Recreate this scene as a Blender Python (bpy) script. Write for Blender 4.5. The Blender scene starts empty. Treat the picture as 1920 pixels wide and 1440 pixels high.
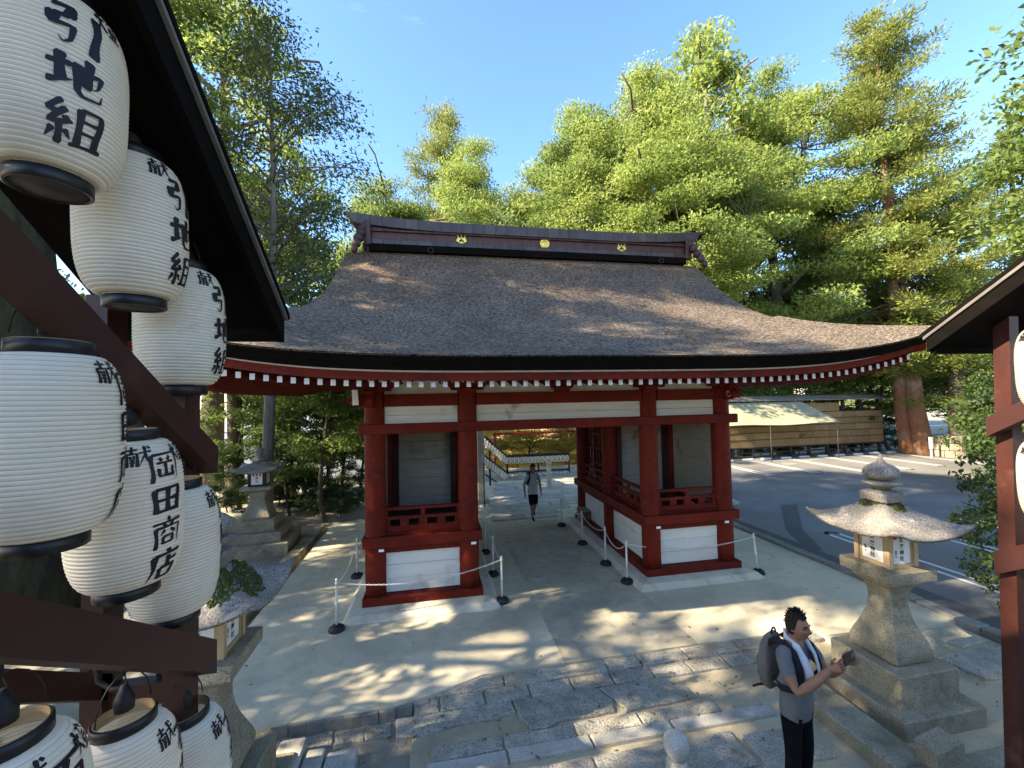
import bpy, bmesh, math, random
import numpy as np
from mathutils import Vector, Matrix
R = math.radians
rng = np.random.default_rng(7)
random.seed(7)
sc = bpy.context.scene
COL = sc.collection
# ---------------------------------------------------------------- camera
CAM = Vector((1.2912, -7.7264, 3.7143)); YAW, PITCH, ROLL = 0.1845, 0.0361, -0.0204
fw = Vector((math.sin(YAW)*math.cos(PITCH), math.cos(YAW)*math.cos(PITCH), math.sin(PITCH)))
r0 = Vector((math.cos(YAW), -math.sin(YAW), 0)); u0 = r0.cross(fw)
rr = r0*math.cos(ROLL)+u0*math.sin(ROLL); uu = -r0*math.sin(ROLL)+u0*math.cos(ROLL)
cd = bpy.data.cameras.new('camera'); cam = bpy.data.objects.new('camera', cd); COL.objects.link(cam)
cd.sensor_width = 36; cd.lens = 36*779.45/1920; cd.clip_start = .05; cd.clip_end = 3000
m = Matrix.Identity(4)
for i, v in enumerate((rr, uu, -fw)):
    for j in range(3): m[j][i] = v[j]
m.translation = CAM; cam.matrix_world = m; sc.camera = cam
# ---------------------------------------------------------------- sky, sun, exposure
SUN = Vector((-.82, -.15, .55)).normalized()            # direction towards the sun
w = bpy.data.worlds.new('World'); sc.world = w; w.use_nodes = True
nt = w.node_tree; nt.nodes.clear()
sky = nt.nodes.new('ShaderNodeTexSky'); sky.sky_type = 'NISHITA'; sky.sun_disc = False
sky.sun_elevation = math.asin(SUN.z); sky.sun_rotation = math.atan2(SUN.x, SUN.y)
sky.air_density = 1.0; sky.dust_density = .6; sky.ozone_density = 3.5; sky.altitude = 900
bg = nt.nodes.new('ShaderNodeBackground'); bg.inputs[1].default_value = .15
out = nt.nodes.new('ShaderNodeOutputWorld')
# thin cirrus wisps: stretched noise added to the sky, same everywhere around
tc = nt.nodes.new('ShaderNodeTexCoord'); mp = nt.nodes.new('ShaderNodeMapping'); mp.inputs['Scale'].default_value = (1.2, 5, 7); mp.inputs['Rotation'].default_value = (.3, .5, .6)
nz = nt.nodes.new('ShaderNodeTexNoise'); nz.inputs['Scale'].default_value = 1.3; nz.inputs['Detail'].default_value = 7; nz.inputs['Roughness'].default_value = .6
rp = nt.nodes.new('ShaderNodeValToRGB'); rp.color_ramp.elements[0].position = .66; rp.color_ramp.elements[1].position = .95; rp.color_ramp.elements[1].color = (.28, .28, .28, 1)
mx = nt.nodes.new('ShaderNodeMix'); mx.data_type = 'RGBA'; mx.inputs['B'].default_value = (5.5, 5.8, 6.2, 1)
L = nt.links.new
L(tc.outputs['Generated'], mp.inputs[0]); L(mp.outputs[0], nz.inputs['Vector']); L(nz.outputs[0], rp.inputs[0]); L(rp.outputs[0], mx.inputs['Factor'])
hs = nt.nodes.new('ShaderNodeHueSaturation'); hs.inputs['Saturation'].default_value = 1.12; L(sky.outputs[0], hs.inputs['Color'])
wb = nt.nodes.new('ShaderNodeMix'); wb.data_type = 'RGBA'; wb.blend_type = 'MULTIPLY'; wb.inputs['Factor'].default_value = 1; wb.inputs['B'].default_value = (1.16, 1.0, .94, 1); L(hs.outputs[0], wb.inputs['A'])
L(wb.outputs['Result'], mx.inputs['A']); L(mx.outputs['Result'], bg.inputs[0]); L(bg.outputs[0], out.inputs[0])
sd = bpy.data.lights.new('sun', 'SUN'); sun = bpy.data.objects.new('sun', sd); COL.objects.link(sun)
sd.energy = 4.8; sd.angle = R(.53); sd.color = (1, .86, .66)
sun.rotation_euler = SUN.to_track_quat('Z', 'Y').to_euler(); sun.location = (-20, -10, 30)
vs = sc.view_settings; vs.view_transform = 'Standard'; vs.look = 'None'; vs.exposure = 2.07; vs.gamma = 1; vs.use_curve_mapping = False
# ---------------------------------------------------------------- helpers
def tag(o, label=None, cat=None, group=None, kind=None):
    if label: o['label'] = label
    if cat: o['category'] = cat
    if group: o['group'] = group
    if kind: o['kind'] = kind
    return o
def empty(name, loc=(0, 0, 0), rz=0, label=None, cat=None, group=None, parent=None):
    o = bpy.data.objects.new(name, None); COL.objects.link(o); o.location = loc; o.rotation_euler = (0, 0, rz); o.empty_display_size = .1
    o.parent = parent
    return tag(o, label, cat, group)
def copy_tree(o, parent=None):
    c = o.copy(); COL.objects.link(c); c.parent = parent
    for ch in list(o.children): copy_tree(ch, c)
    return c
class MB:
    """collects verts/faces; build() links them as ONE mesh object"""
    def __init__(s): s.v = []; s.f = []; s.m = []; s.smooth = []
    def add(s, vs, fs, mi=0, sm=False, M=None):
        n = len(s.v)
        for p in vs:
            p = Vector(p)
            s.v.append(tuple(M @ p) if M else tuple(p))
        for f in fs: s.f.append(tuple(i+n for i in f)); s.m.append(mi); s.smooth.append(sm)
        return s
    def box(s, a, b, mi=0, M=None, bev=0):
        x0, y0, z0 = a; x1, y1, z1 = b
        if bev:
            c = bev; V = []
            for z, k in ((z0, c), (z0+c, 0), (z1-c, 0), (z1, c)):
                for (x, y, sx, sy) in ((x0, y0, 1, 1), (x1, y0, -1, 1), (x1, y1, -1, -1), (x0, y1, 1, -1)):
                    # two verts for each corner, chamfered vertical edges
                    V.append((x+sx*(k+(c if True else 0)), y+sy*k, z)); V.append((x+sx*k, y+sy*(k+c), z))
            # order corner verts consistently ccw
            ring = []
            for l in range(4):
                b0 = l*8; ring.append([b0+1, b0+0, b0+2, b0+3, b0+5, b0+4, b0+6, b0+7])
            F = [tuple(reversed(ring[0])), tuple(ring[3])]
            for l in range(3):
                for i in range(8): F.append((ring[l][i], ring[l][(i+1) % 8], ring[l+1][(i+1) % 8], ring[l+1][i]))
            return s.add(V, F, mi, False, M)
        V = [(x0, y0, z0), (x1, y0, z0), (x1, y1, z0), (x0, y1, z0), (x0, y0, z1), (x1, y0, z1), (x1, y1, z1), (x0, y1, z1)]
        return s.add(V, [(3, 2, 1, 0), (4, 5, 6, 7), (0, 1, 5, 4), (1, 2, 6, 5), (2, 3, 7, 6), (3, 0, 4, 7)], mi, False, M)
    def lathe(s, prof, n=20, c=(0, 0, 0), mi=0, sm=True, cap=True, M=None):
        V = []; F = []
        for r, z in prof:
            for i in range(n):
                a = 2*math.pi*i/n; V.append((c[0]+r*math.cos(a), c[1]+r*math.sin(a), c[2]+z))
        for k in range(len(prof)-1):
            for i in range(n):
                j = (i+1) % n; F.append((k*n+i, k*n+j, (k+1)*n+j, (k+1)*n+i))
        if cap: F.append(tuple(reversed(range(n)))); F.append(tuple((len(prof)-1)*n+i for i in range(n)))
        return s.add(V, F, mi, sm, M)
    def sqlathe(s, prof, c=(0, 0), mi=0, ch=.02, sub=1, M=None, sm=False):
        """square cross-section of half width h at height z, chamfered corners"""
        V = []; F = []
        for h, z in prof:
            k = min(ch, h*.4)
            for (sx, sy) in ((-1, -1), (1, -1), (1, 1), (-1, 1)):
                if sx*sy > 0: V += [(c[0]+sx*h, c[1]+sy*(h-k), z), (c[0]+sx*(h-k), c[1]+sy*h, z)]
                else: V += [(c[0]+sx*(h-k), c[1]+sy*h, z), (c[0]+sx*h, c[1]+sy*(h-k), z)]
        for l in range(len(prof)-1):
            for i in range(8):
                j = (i+1) % 8; F.append((l*8+i, l*8+j, l*8+8+j, l*8+8+i))
        F.append(tuple(reversed(range(8)))); F.append(tuple((len(prof)-1)*8+i for i in range(8)))
        return s.add(V, F, mi, sm, M)
    def tube(s, pts, rad, n=7, mi=0, sm=True, cap=True):
        pts = [Vector(p) for p in pts]
        if not hasattr(rad, '__len__'): rad = [rad]*len(pts)
        V = []; F = []; t0 = None; up = None
        for i, p in enumerate(pts):
            t = (pts[min(i+1, len(pts)-1)]-pts[max(i-1, 0)]).normalized()
            if up is None:
                a = Vector((0, 0, 1)) if abs(t.z) < .9 else Vector((1, 0, 0)); up = t.cross(a).normalized()
            else:
                up = (up-t*up.dot(t)).normalized()
            b = t.cross(up)
            for k in range(n):
                a = 2*math.pi*k/n; V.append(p+(up*math.cos(a)+b*math.sin(a))*rad[i])
        for l in range(len(pts)-1):
            for k in range(n):
                j = (k+1) % n; F.append((l*n+k, l*n+j, (l+1)*n+j, (l+1)*n+k))
        if cap: F.append(tuple(reversed(range(n)))); F.append(tuple((len(pts)-1)*n+i for i in range(n)))
        return s.add(V, F, mi, sm)
    def prism(s, poly, z0, z1, mi=0, M=None, top=None):
        """poly in xy extruded z0..z1"""
        n = len(poly); V = [(x, y, z0) for x, y in poly]+[(x, y, z1) for x, y in (top or poly)]
        F = [tuple(reversed(range(n))), tuple(range(n, 2*n))]+[(i, (i+1) % n, n+(i+1) % n, n+i) for i in range(n)]
        return s.add(V, F, mi, False, M)
    def mesh(s, name, mats):
        me = bpy.data.meshes.new(name); me.from_pydata(s.v, [], s.f)
        for mm in (mats if isinstance(mats, (list, tuple)) else [mats]): me.materials.append(mm)
        me.polygons.foreach_set('material_index', s.m); me.polygons.foreach_set('use_smooth', s.smooth); me.update()
        return me
    def build(s, name, mats, parent=None, loc=None):
        o = bpy.data.objects.new(name, s.mesh(name, mats)); COL.objects.link(o); o.parent = parent
        if loc: o.location = loc
        return o
def link(name, me, parent=None, loc=(0, 0, 0), rot=(0, 0, 0), scale=(1, 1, 1)):
    o = bpy.data.objects.new(name, me); COL.objects.link(o); o.parent = parent; o.location = loc; o.rotation_euler = rot; o.scale = scale
    return o
# ---------------------------------------------------------------- materials
def mat(name, c1, c2=None, rough=.8, scale=4, stretch=(1, 1, 1), lo=.35, hi=.65, bump=0, bscale=60, bstretch=(1, 1, 1), metal=0, spec=.3, rand=0,
        stain=None, sscale=2.5, slo=.5, shi=.7, speck=None, speck_scale=120, speck_lo=.62, speck_hi=.7, dirt=None, dscale=.7, dlo=.5, dhi=.75, detail=6, bdist=.01, trans=0, coat=0, island=0):
    m = bpy.data.materials.new(name); m.use_nodes = True; t = m.node_tree; N = t.nodes; b = N['Principled BSDF']; K = t.links.new
    b.inputs['Roughness'].default_value = rough; b.inputs['Metallic'].default_value = metal; b.inputs['Specular IOR Level'].default_value = spec
    if coat: b.inputs['Coat Weight'].default_value = coat
    tc = N.new('ShaderNodeTexCoord')
    def noise(sc_, st, det=detail):
        mp = N.new('ShaderNodeMapping'); mp.inputs['Scale'].default_value = st; K(tc.outputs['Object'], mp.inputs[0])
        n = N.new('ShaderNodeTexNoise'); n.inputs['Scale'].default_value = sc_; n.inputs['Detail'].default_value = det; n.inputs['Roughness'].default_value = .6
        K(mp.outputs[0], n.inputs['Vector']); return n
    def ramp(src, a, z):
        r = N.new('ShaderNodeMapRange'); r.inputs[1].default_value = a; r.inputs[2].default_value = z; K(src, r.inputs[0]); return r
    col = None
    if c2 is None:
        rgb = N.new('ShaderNodeRGB'); rgb.outputs[0].default_value = (*c1, 1); col = rgb.outputs[0]
    else:
        n = noise(scale, stretch); r = ramp(n.outputs[0], lo, hi)
        mx = N.new('ShaderNodeMix'); mx.data_type = 'RGBA'; mx.inputs['A'].default_value = (*c1, 1); mx.inputs['B'].default_value = (*c2, 1)
        K(r.outputs[0], mx.inputs['Factor']); col = mx.outputs['Result']
    for c, s_, a, z in ((dirt, dscale, dlo, dhi), (stain, sscale, slo, shi), (speck, speck_scale, speck_lo, speck_hi)):
        if c:
            n = noise(s_, (1, 1, 1), 5); r = ramp(n.outputs[0], a, z)
            mx = N.new('ShaderNodeMix'); mx.data_type = 'RGBA'; mx.inputs['B'].default_value = (*c, 1); K(col, mx.inputs['A']); K(r.outputs[0], mx.inputs['Factor']); col = mx.outputs['Result']
    if rand or island:
        if island:
            oi = N.new('ShaderNodeNewGeometry'); ro = oi.outputs['Random Per Island']
        else:
            oi = N.new('ShaderNodeObjectInfo'); ro = oi.outputs['Random']
        amt = rand or island
        r = N.new('ShaderNodeMapRange'); r.inputs[3].default_value = 1-amt; r.inputs[4].default_value = 1+amt; K(ro, r.inputs[0])
        hs = N.new('ShaderNodeHueSaturation'); K(r.outputs[0], hs.inputs['Value']); K(col, hs.inputs['Color']); col = hs.outputs[0]
    K(col, b.inputs['Base Color'])
    if bump:
        n = noise(bscale, bstretch, 4); bp = N.new('ShaderNodeBump'); bp.inputs['Strength'].default_value = bump; bp.inputs['Distance'].default_value = bdist
        K(n.outputs[0], bp.inputs['Height']); K(bp.outputs[0], b.inputs['Normal'])
    if trans:
        tr = N.new('ShaderNodeBsdfTranslucent'); K(col, tr.inputs[0]); ms = N.new('ShaderNodeMixShader'); ms.inputs[0].default_value = trans
        K(b.outputs[0], ms.inputs[1]); K(tr.outputs[0], ms.inputs[2]); K(ms.outputs[0], N['Material Output'].inputs[0])
    return m
def leafmat(name, c1, c2, trans=.38, rough=.55):
    m = bpy.data.materials.new(name); m.use_nodes = True; t = m.node_tree; N = t.nodes; b = N['Principled BSDF']; K = t.links.new
    b.inputs['Roughness'].default_value = rough; b.inputs['Specular IOR Level'].default_value = .35
    g = N.new('ShaderNodeNewGeometry'); mx = N.new('ShaderNodeMix'); mx.data_type = 'RGBA'; mx.inputs['A'].default_value = (*c1, 1); mx.inputs['B'].default_value = (*c2, 1)
    tc = N.new('ShaderNodeTexCoord'); n = N.new('ShaderNodeTexNoise'); n.inputs['Scale'].default_value = .35; K(tc.outputs['Object'], n.inputs['Vector'])
    a = N.new('ShaderNodeMath'); a.operation = 'MULTIPLY_ADD'; a.inputs[1].default_value = .55; K(g.outputs['Random Per Island'], a.inputs[0])
    a2 = N.new('ShaderNodeMath'); a2.operation = 'MULTIPLY_ADD'; a2.inputs[1].default_value = 1.6; a2.inputs[2].default_value = -.6; K(n.outputs[0], a2.inputs[0]); K(a2.outputs[0], a.inputs[2])
    K(a.outputs[0], mx.inputs['Factor']); mx.clamp_factor = True
    K(mx.outputs['Result'], b.inputs['Base Color'])
    tr = N.new('ShaderNodeBsdfTranslucent'); hs = N.new('ShaderNodeHueSaturation'); hs.inputs['Hue'].default_value = .485; hs.inputs['Value'].default_value = 1.35; K(mx.outputs['Result'], hs.inputs['Color']); K(hs.outputs[0], tr.inputs[0])
    ms = N.new('ShaderNodeMixShader'); ms.inputs[0].default_value = trans; K(b.outputs[0], ms.inputs[1]); K(tr.outputs[0], ms.inputs[2]); K(ms.outputs[0], N['Material Output'].inputs[0])
    return m
RED = mat('vermilion paint', (.105, .011, .005), (.150, .017, .007), rough=.62, scale=3, stretch=(1, 1, .3), dirt=(.055, .009, .006), dscale=1.6, dlo=.52, dhi=.75, stain=(.17, .035, .02), sscale=9, slo=.60, shi=.72, bump=.12, bscale=14, bstretch=(4, 4, .6), spec=.12)
REDH = mat('vermilion beam paint', (.10, .0105, .005), (.145, .016, .007), rough=.62, scale=3, stretch=(.3, 1, 1), dirt=(.055, .009, .006), dscale=1.6, dlo=.52, dhi=.75, stain=(.17, .035, .02), sscale=9, slo=.60, shi=.72, bump=.12, bscale=14, bstretch=(.6, 4, 4), spec=.12)
MAROON = mat('maroon rack paint', (.026, .006, .0045), (.042, .010, .0065), rough=.5, scale=5, stretch=(1, .4, .4), dirt=(.075, .022, .014), dscale=3, dlo=.6, dhi=.8, bump=.1, bscale=30, spec=.4)
MAROONL = mat('worn maroon post paint', (.030, .007, .004), (.055, .013, .0075), rough=.5, scale=7, stretch=(1, 1, .3), dirt=(.08, .03, .02), dscale=5, dlo=.55, dhi=.7, bump=.15, bscale=40, spec=.3)
BLACKW = mat('black stained timber', (.004, .0035, .003), (.008, .0065, .005), rough=.7, scale=6, stretch=(1, .3, 1), bump=.2, bscale=40, spec=.02)
GREYT = mat('grey metal drip edge', (.10, .09, .08), (.16, .14, .12), rough=.5, scale=5, spec=.4)
WHITEB = mat('white painted board', (.70, .68, .60), (.62, .60, .52), rough=.7, scale=2.5, stretch=(.4, .4, 3), dirt=(.38, .34, .26), dscale=2.2, dlo=.58, dhi=.85, bump=.1, bscale=20, bstretch=(.4, .4, 4))
WHITEW = mat('weathered white board', (.66, .63, .54), (.56, .53, .44), rough=.75, scale=2.5, stretch=(.5, .5, 6), dirt=(.17, .13, .09), dscale=1.5, dlo=.60, dhi=.74, bump=.15, bscale=20, bstretch=(.4, .4, 5), detail=8)
WHITEI = mat('shade darkened interior board', (.34, .315, .25), (.27, .25, .195), rough=.85, scale=2.5, stretch=(.5, .5, 6), dirt=(.10, .08, .06), dscale=1.3, dlo=.58, dhi=.74, detail=8)  # white board toned down: shade inside the bays is put into its colour
WHITEP = mat('white paint', (.62, .59, .51), (.52, .49, .42), rough=.55, scale=9)
PAPERW = mat('white paper', (.8, .79, .74), rough=.8)
INK = mat('black ink', (.008, .008, .012), rough=.55)
INKR = mat('red ink', (.35, .04, .03), rough=.7)
GOLD = mat('gilded metal', (.85, .56, .10), (.95, .68, .16), rough=.28, metal=1, scale=20)
COPPER = mat('aged copper sheet', (.045, .036, .036), (.075, .058, .055), rough=.45, scale=4, stretch=(3, 1, .6), metal=.35, rand=.25, spec=.5, dirt=(.11, .095, .09), dscale=7, dlo=.62, dhi=.75)
COPPERB = mat('brown copper sheet', (.060, .030, .026), (.085, .045, .038), rough=.5, scale=4, stretch=(3, 1, .6), metal=.3, rand=.2)
CONC = mat('pale concrete', stain=(.49, .435, .30), sscale=4.5, slo=.52, shi=.72, c1=(.60, .53, .365), c2=(.68, .605, .425), rough=.75, scale=1.3, detail=9, dirt=(.43, .39, .285), dscale=.55, dlo=.48, dhi=.68, speck=(.52, .51, .45), speck_scale=260, bump=.08, bscale=160, bdist=.004)
CONCD = mat('trodden concrete', stain=(.36, .325, .235), sscale=5, slo=.5, shi=.7, c1=(.50, .445, .31), c2=(.59, .53, .375), rough=.6, scale=1.2, detail=9, dirt=(.31, .285, .22), dscale=.8, dlo=.45, dhi=.7, bump=.08, bscale=140, bdist=.004)
PLINTH = mat('plinth mortar', (.50, .46, .345), (.60, .55, .42), rough=.8, scale=3, dirt=(.36, .32, .23), dscale=2.5, dlo=.52, dhi=.72, bump=.25, bscale=50)
GRAN = mat('granite paving', (.30, .275, .215), (.47, .435, .345), rough=.85, scale=5, detail=10, speck=(.15, .14, .115), speck_scale=48, speck_lo=.5, speck_hi=.66, bump=1.0, bscale=34, bdist=.02, rand=.2, dirt=(.36, .30, .19), dscale=1.7, dlo=.54, dhi=.74)
GRANP = mat('pale granite', (.42, .395, .325), (.56, .53, .44), rough=.8, scale=5, detail=9, speck=(.24, .225, .19), speck_scale=70, speck_lo=.52, speck_hi=.66, bump=.4, bscale=90, rand=.1, dirt=(.28, .27, .23), dscale=2.5, dlo=.5, dhi=.7)
STONE = mat('old lantern stone', (.25, .215, .14), (.39, .345, .235), rough=.88, scale=3.2, detail=9, speck=(.13, .115, .08), speck_scale=60, speck_lo=.5, speck_hi=.66, bump=.8, bscale=40, dirt=(.15, .13, .085), dscale=3, dlo=.5, dhi=.72)
STONER = mat('lichened roof stone', (.20, .178, .14), (.33, .295, .23), rough=.9, scale=4, detail=10, speck=(.11, .10, .10), speck_scale=60, speck_lo=.46, speck_hi=.62, bump=.7, bscale=45, dirt=(.42, .41, .39), dscale=7, dlo=.60, dhi=.68)
MOSS = mat('moss', (.045, .060, .012), (.095, .105, .022), rough=.95, scale=22, bump=1, bscale=80, bdist=.02)
SOIL = mat('sandy soil', (.36, .30, .19), (.50, .425, .28), rough=.95, scale=1.1, detail=10, dirt=(.27, .22, .135), dscale=.9, dlo=.5, dhi=.75, speck=(.16, .12, .07), speck_scale=45, speck_lo=.64, speck_hi=.7, bump=.5, bscale=60)
ASPH = mat('asphalt', (.155, .150, .135), (.215, .208, .19), rough=.85, scale=.35, detail=10, speck=(.23, .225, .215), speck_scale=130, speck_lo=.58, speck_hi=.7, bump=.4, bscale=120, dirt=(.10, .098, .095), dscale=.2, dlo=.5, dhi=.7)
ASPHD = mat('asphalt patch', (.085, .083, .078), (.11, .107, .10), rough=.85, scale=2, bump=.3, bscale=120)
LINE = mat('road marking paint', (.72, .72, .70), (.60, .60, .58), rough=.7, scale=6, dirt=(.30, .30, .29), dscale=9, dlo=.6, dhi=.75)
KERB = mat('kerb stone', (.20, .19, .16), (.29, .275, .23), rough=.9, scale=3, bump=.5, bscale=50, rand=.2, dirt=(.12, .11, .085), dscale=2, dlo=.5, dhi=.7)
ROCK = mat('dark garden rock', (.075, .085, .09), (.15, .155, .15), rough=.85, scale=3, bump=.6, bscale=18, bdist=.03)
RUBBER = mat('black rubber', (.012, .012, .013), (.022, .022, .022), rough=.65, scale=9)
PLAST = mat('white plastic', (.72, .72, .68), (.62, .61, .56), rough=.45, scale=12)
BLACKL = mat('black lacquer', (.009, .009, .010), rough=.38, spec=.35)
WIRE = mat('dark wire', (.03, .03, .03), rough=.5, metal=.6)
RIMIN = mat('lantern rim wood', (.42, .27, .12), (.52, .36, .18), rough=.7, scale=12, stretch=(1, 1, 6))
WOODN = mat('fresh timber frame', (.42, .30, .16), (.52, .38, .21), rough=.65, scale=6, stretch=(6, 6, .6))
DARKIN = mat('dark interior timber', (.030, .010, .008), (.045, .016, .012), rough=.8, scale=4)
BARK = mat('brown bark', (.075, .056, .038), (.15, .115, .078), rough=.95, scale=5, stretch=(3, 3, .5), bump=1, bscale=14, bstretch=(3, 3, .4), bdist=.03, dirt=(.07, .08, .035), dscale=1, dlo=.55, dhi=.72)
BARKG = mat('grey bark', (.12, .11, .09), (.20, .185, .155), rough=.95, scale=5, stretch=(2, 2, .6), bump=.8, bscale=18, bdist=.02)
BARKD = mat('dark mossy bark', (.018, .015, .009), (.045, .042, .018), rough=.95, scale=4, stretch=(2, 2, .5), bump=1, bscale=12, bstretch=(2, 2, .5), bdist=.04)
BARKO = mat('orange cedar bark', (.30, .13, .055), (.17, .095, .06), rough=.95, scale=5, stretch=(5, 5, .25), bump=1, bscale=9, bstretch=(6, 6, .3), bdist=.05, dirt=(.28, .24, .2), dscale=.9, dlo=.5, dhi=.65)
BAMBOO = mat('bark fence panel', (.30, .20, .085), (.20, .125, .055), rough=.8, scale=9, stretch=(4, 1, .3), bump=.6, bscale=40, bstretch=(4, 1, .1), rand=.18)
WOODD = mat('dark weathered timber', (.035, .028, .022), (.06, .05, .04), rough=.85, scale=5)
WOODG = mat('grey weathered timber', (.20, .17, .13), (.28, .24, .19), rough=.85, scale=5, stretch=(.3, 4, 4))
TARP = mat('pale canvas', (.30, .29, .18), (.36, .345, .22), rough=.8, scale=2)
FAR_WALL = mat('far pale wall', (.72, .70, .64), (.64, .62, .56), rough=.8, scale=1)
FAR_GREY = mat('far grey wall', (.36, .35, .31), (.30, .29, .26), rough=.8, scale=1)
FAR_ROOF = mat('far grey roof', (.24, .25, .28), (.3, .31, .33), rough=.7, scale=2)
LEAF_L = leafmat('light broadleaf leaf', (.15, .215, .046), (.32, .385, .092), trans=.5)
LEAF_M = leafmat('mid green leaf', (.105, .17, .036), (.225, .285, .066), trans=.48)
LEAF_D = leafmat('dark conifer leaf', (.042, .072, .020), (.10, .135, .034), trans=.38)
LEAF_C = leafmat('cedar needle', (.10, .145, .030), (.28, .305, .068), trans=.42)
LEAF_Y = leafmat('yellow green leaf', (.27, .26, .045), (.46, .38, .075), trans=.5)
LEAF_S = leafmat('shrub leaf', (.030, .060, .016), (.085, .125, .028), trans=.32)
# ================================================================ the setting
def sstep(t): t = np.clip(t, 0, 1); return t*t*(3-2*t)
def gh(x, y):
    x = np.asarray(x, float); y = np.asarray(y, float)
    h = -.16+.10*sstep((y+2.0)/.8)                                   # front court a little lower
    h = np.where(x < -1.9, np.maximum(h, -.07), h)
    h = h-7.5*sstep((y-14.5)/13)*np.where(x < 16, 1, sstep((32-x)/10+.35))-5*sstep((-x-9)/14)*sstep((y-3)/8)
    h = h+np.clip((-5.3-y)*.62, 0, 5)*sstep((8-np.abs(x-2.6))/3+1.2)
    return h
xs = np.concatenate([np.linspace(-900, -40, 14), np.linspace(-36, 44, 90), np.linspace(50, 900, 14)])
ys = np.concatenate([np.linspace(-300, -34, 8), np.linspace(-30, 44, 90), np.linspace(52, 1500, 16)])
X_, Y_ = np.meshgrid(xs, ys); Z_ = gh(X_, Y_)+rng.normal(0, .006, X_.shape)*(np.hypot(X_, Y_) < 40)
inpad = (X_ > -1.9) & (X_ < 9.9) & (Y_ > -2.6) & (Y_ < 6); Z_[inpad] = np.minimum(Z_[inpad], -.14)
nx = len(xs); V = np.stack([X_, Y_, Z_], -1).reshape(-1, 3)
F = [(j*nx+i, j*nx+i+1, (j+1)*nx+i+1, (j+1)*nx+i) for j in range(len(ys)-1) for i in range(nx-1)]
g = MB(); g.v = [tuple(p) for p in V]; g.f = F; g.m = [0]*len(F); g.smooth = [True]*len(F)
FARG = mat('ground soil', (.25, .22, .16), (.36, .325, .24), rough=.95, scale=1.1, detail=10, dirt=(.15, .125, .08), dscale=.45, dlo=.5, dhi=.75, speck=(.10, .075, .04), speck_scale=30, speck_lo=.62, speck_hi=.68, bump=.5, bscale=60)
tag(g.build('ground', FARG), 'sandy brown soil around the paved forecourt', 'ground', kind='structure')
# concrete forecourt
def slab(poly, z0, z1, bev=.012):
    b = MB(); n = len(poly); cx = sum(p[0] for p in poly)/n; cy = sum(p[1] for p in poly)/n
    def ins(p, d):
        v = Vector((cx-p[0], cy-p[1])); l = v.length; return (p[0]+v.x/l*d*1.4, p[1]+v.y/l*d*1.4)
    top = [ins(p, bev) for p in poly]
    V = [(x, y, z0) for x, y in poly]+[(x, y, z1-bev*.8) for x, y in poly]+[(x, y, z1) for x, y in top]
    F = [tuple(reversed(range(n))), tuple(range(2*n, 3*n))]
    for k in (0, 1):
        for i in range(n): F.append((k*n+i, k*n+(i+1) % n, (k+1)*n+(i+1) % n, (k+1)*n+i))
    b.add(V, F); return b
fc = MB()
edge = [(-1.83, 6.0), (-1.83, -2.33), (-.6, -2.35), (.2, -2.34), (.78, -2.32), (1.2, -2.22), (1.9, -1.97), (3.04, -1.97)]
fc.prism([(x, y) for x, y in edge]+[(3.04, 4.9), (2.4, 5.0), (2.3, 6.0)], -.3, 0)
fc.prism([(5.12, -1.97), (7.1, -2.02), (7.1, -2.3), (9.5, -2.3), (9.5, 6.0), (6.9, 6.0), (5.12, 4.7)], -.3, 0)
court = tag(fc.build('forecourt', CONC), 'pale concrete forecourt under the gate', 'pavement', kind='structure')
b = MB(); b.prism([(3.045, -1.97), (5.115, -1.97), (5.115, 4.7), (3.045, 4.85)], -.3, -.002); b.build('walkway_slab', CONCD, court)
# rough edge stones of the forecourt
def jitpoly(x0, x1, y0, y1, j=.012, k=3, cut=0):
    P = []
    def seg(a, b_):
        for i in range(k):
            t = i/k; P.append((a[0]+(b_[0]-a[0])*t+random.uniform(-j, j), a[1]+(b_[1]-a[1])*t+random.uniform(-j, j)))
    c = [(x0, y0), (x1, y0), (x1, y1), (x0, y1)]
    for i in range(4): seg(c[i], c[(i+1) % 4])
    return P
pave = tag(slab([(1.0, -2.30), (.95, -4.9), (5.6, -4.9), (7.9, -4.9), (9.5, -4.9), (9.5, -2.28), (7.1, -2.25), (7.1, -1.99), (1.9, -1.99), (1.2, -2.25)], -.3, -.075, .002).build('stone_pavement', SOIL),
           'sandy bed of the old stone pavement below the forecourt', 'pavement', kind='structure')
slab([(-.6, -2.34), (-.6, -4.9), (.945, -4.9), (.99, -2.34)], -.35, -.165, .002).build('sand_bed', SOIL, pave)
def row(xj, y0, y1, top=-.03, j=.010, g_=.012, mat_=GRAN, k=4, name='paving_stone', parent=None, wob=0):
    for a, c in zip(xj[:-1], xj[1:]):
        slab(jitpoly(a+g_, c-g_, y0+random.uniform(0, wob), y1, j, k), -.2, top+random.uniform(-.006, .006), .010).build(name, mat_, parent or pave)
row([1.25, 2.14, 3.59, 4.09, 4.8, 5.66, 6.35, 7.08], -2.225, -1.985, -.012, .016, k=6)
row([1.05, 1.30, 1.86, 2.44, 3.01, 3.57, 4.15, 4.71, 5.28, 5.84, 6.4], -2.47, -2.235, -.035, .006)
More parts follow.
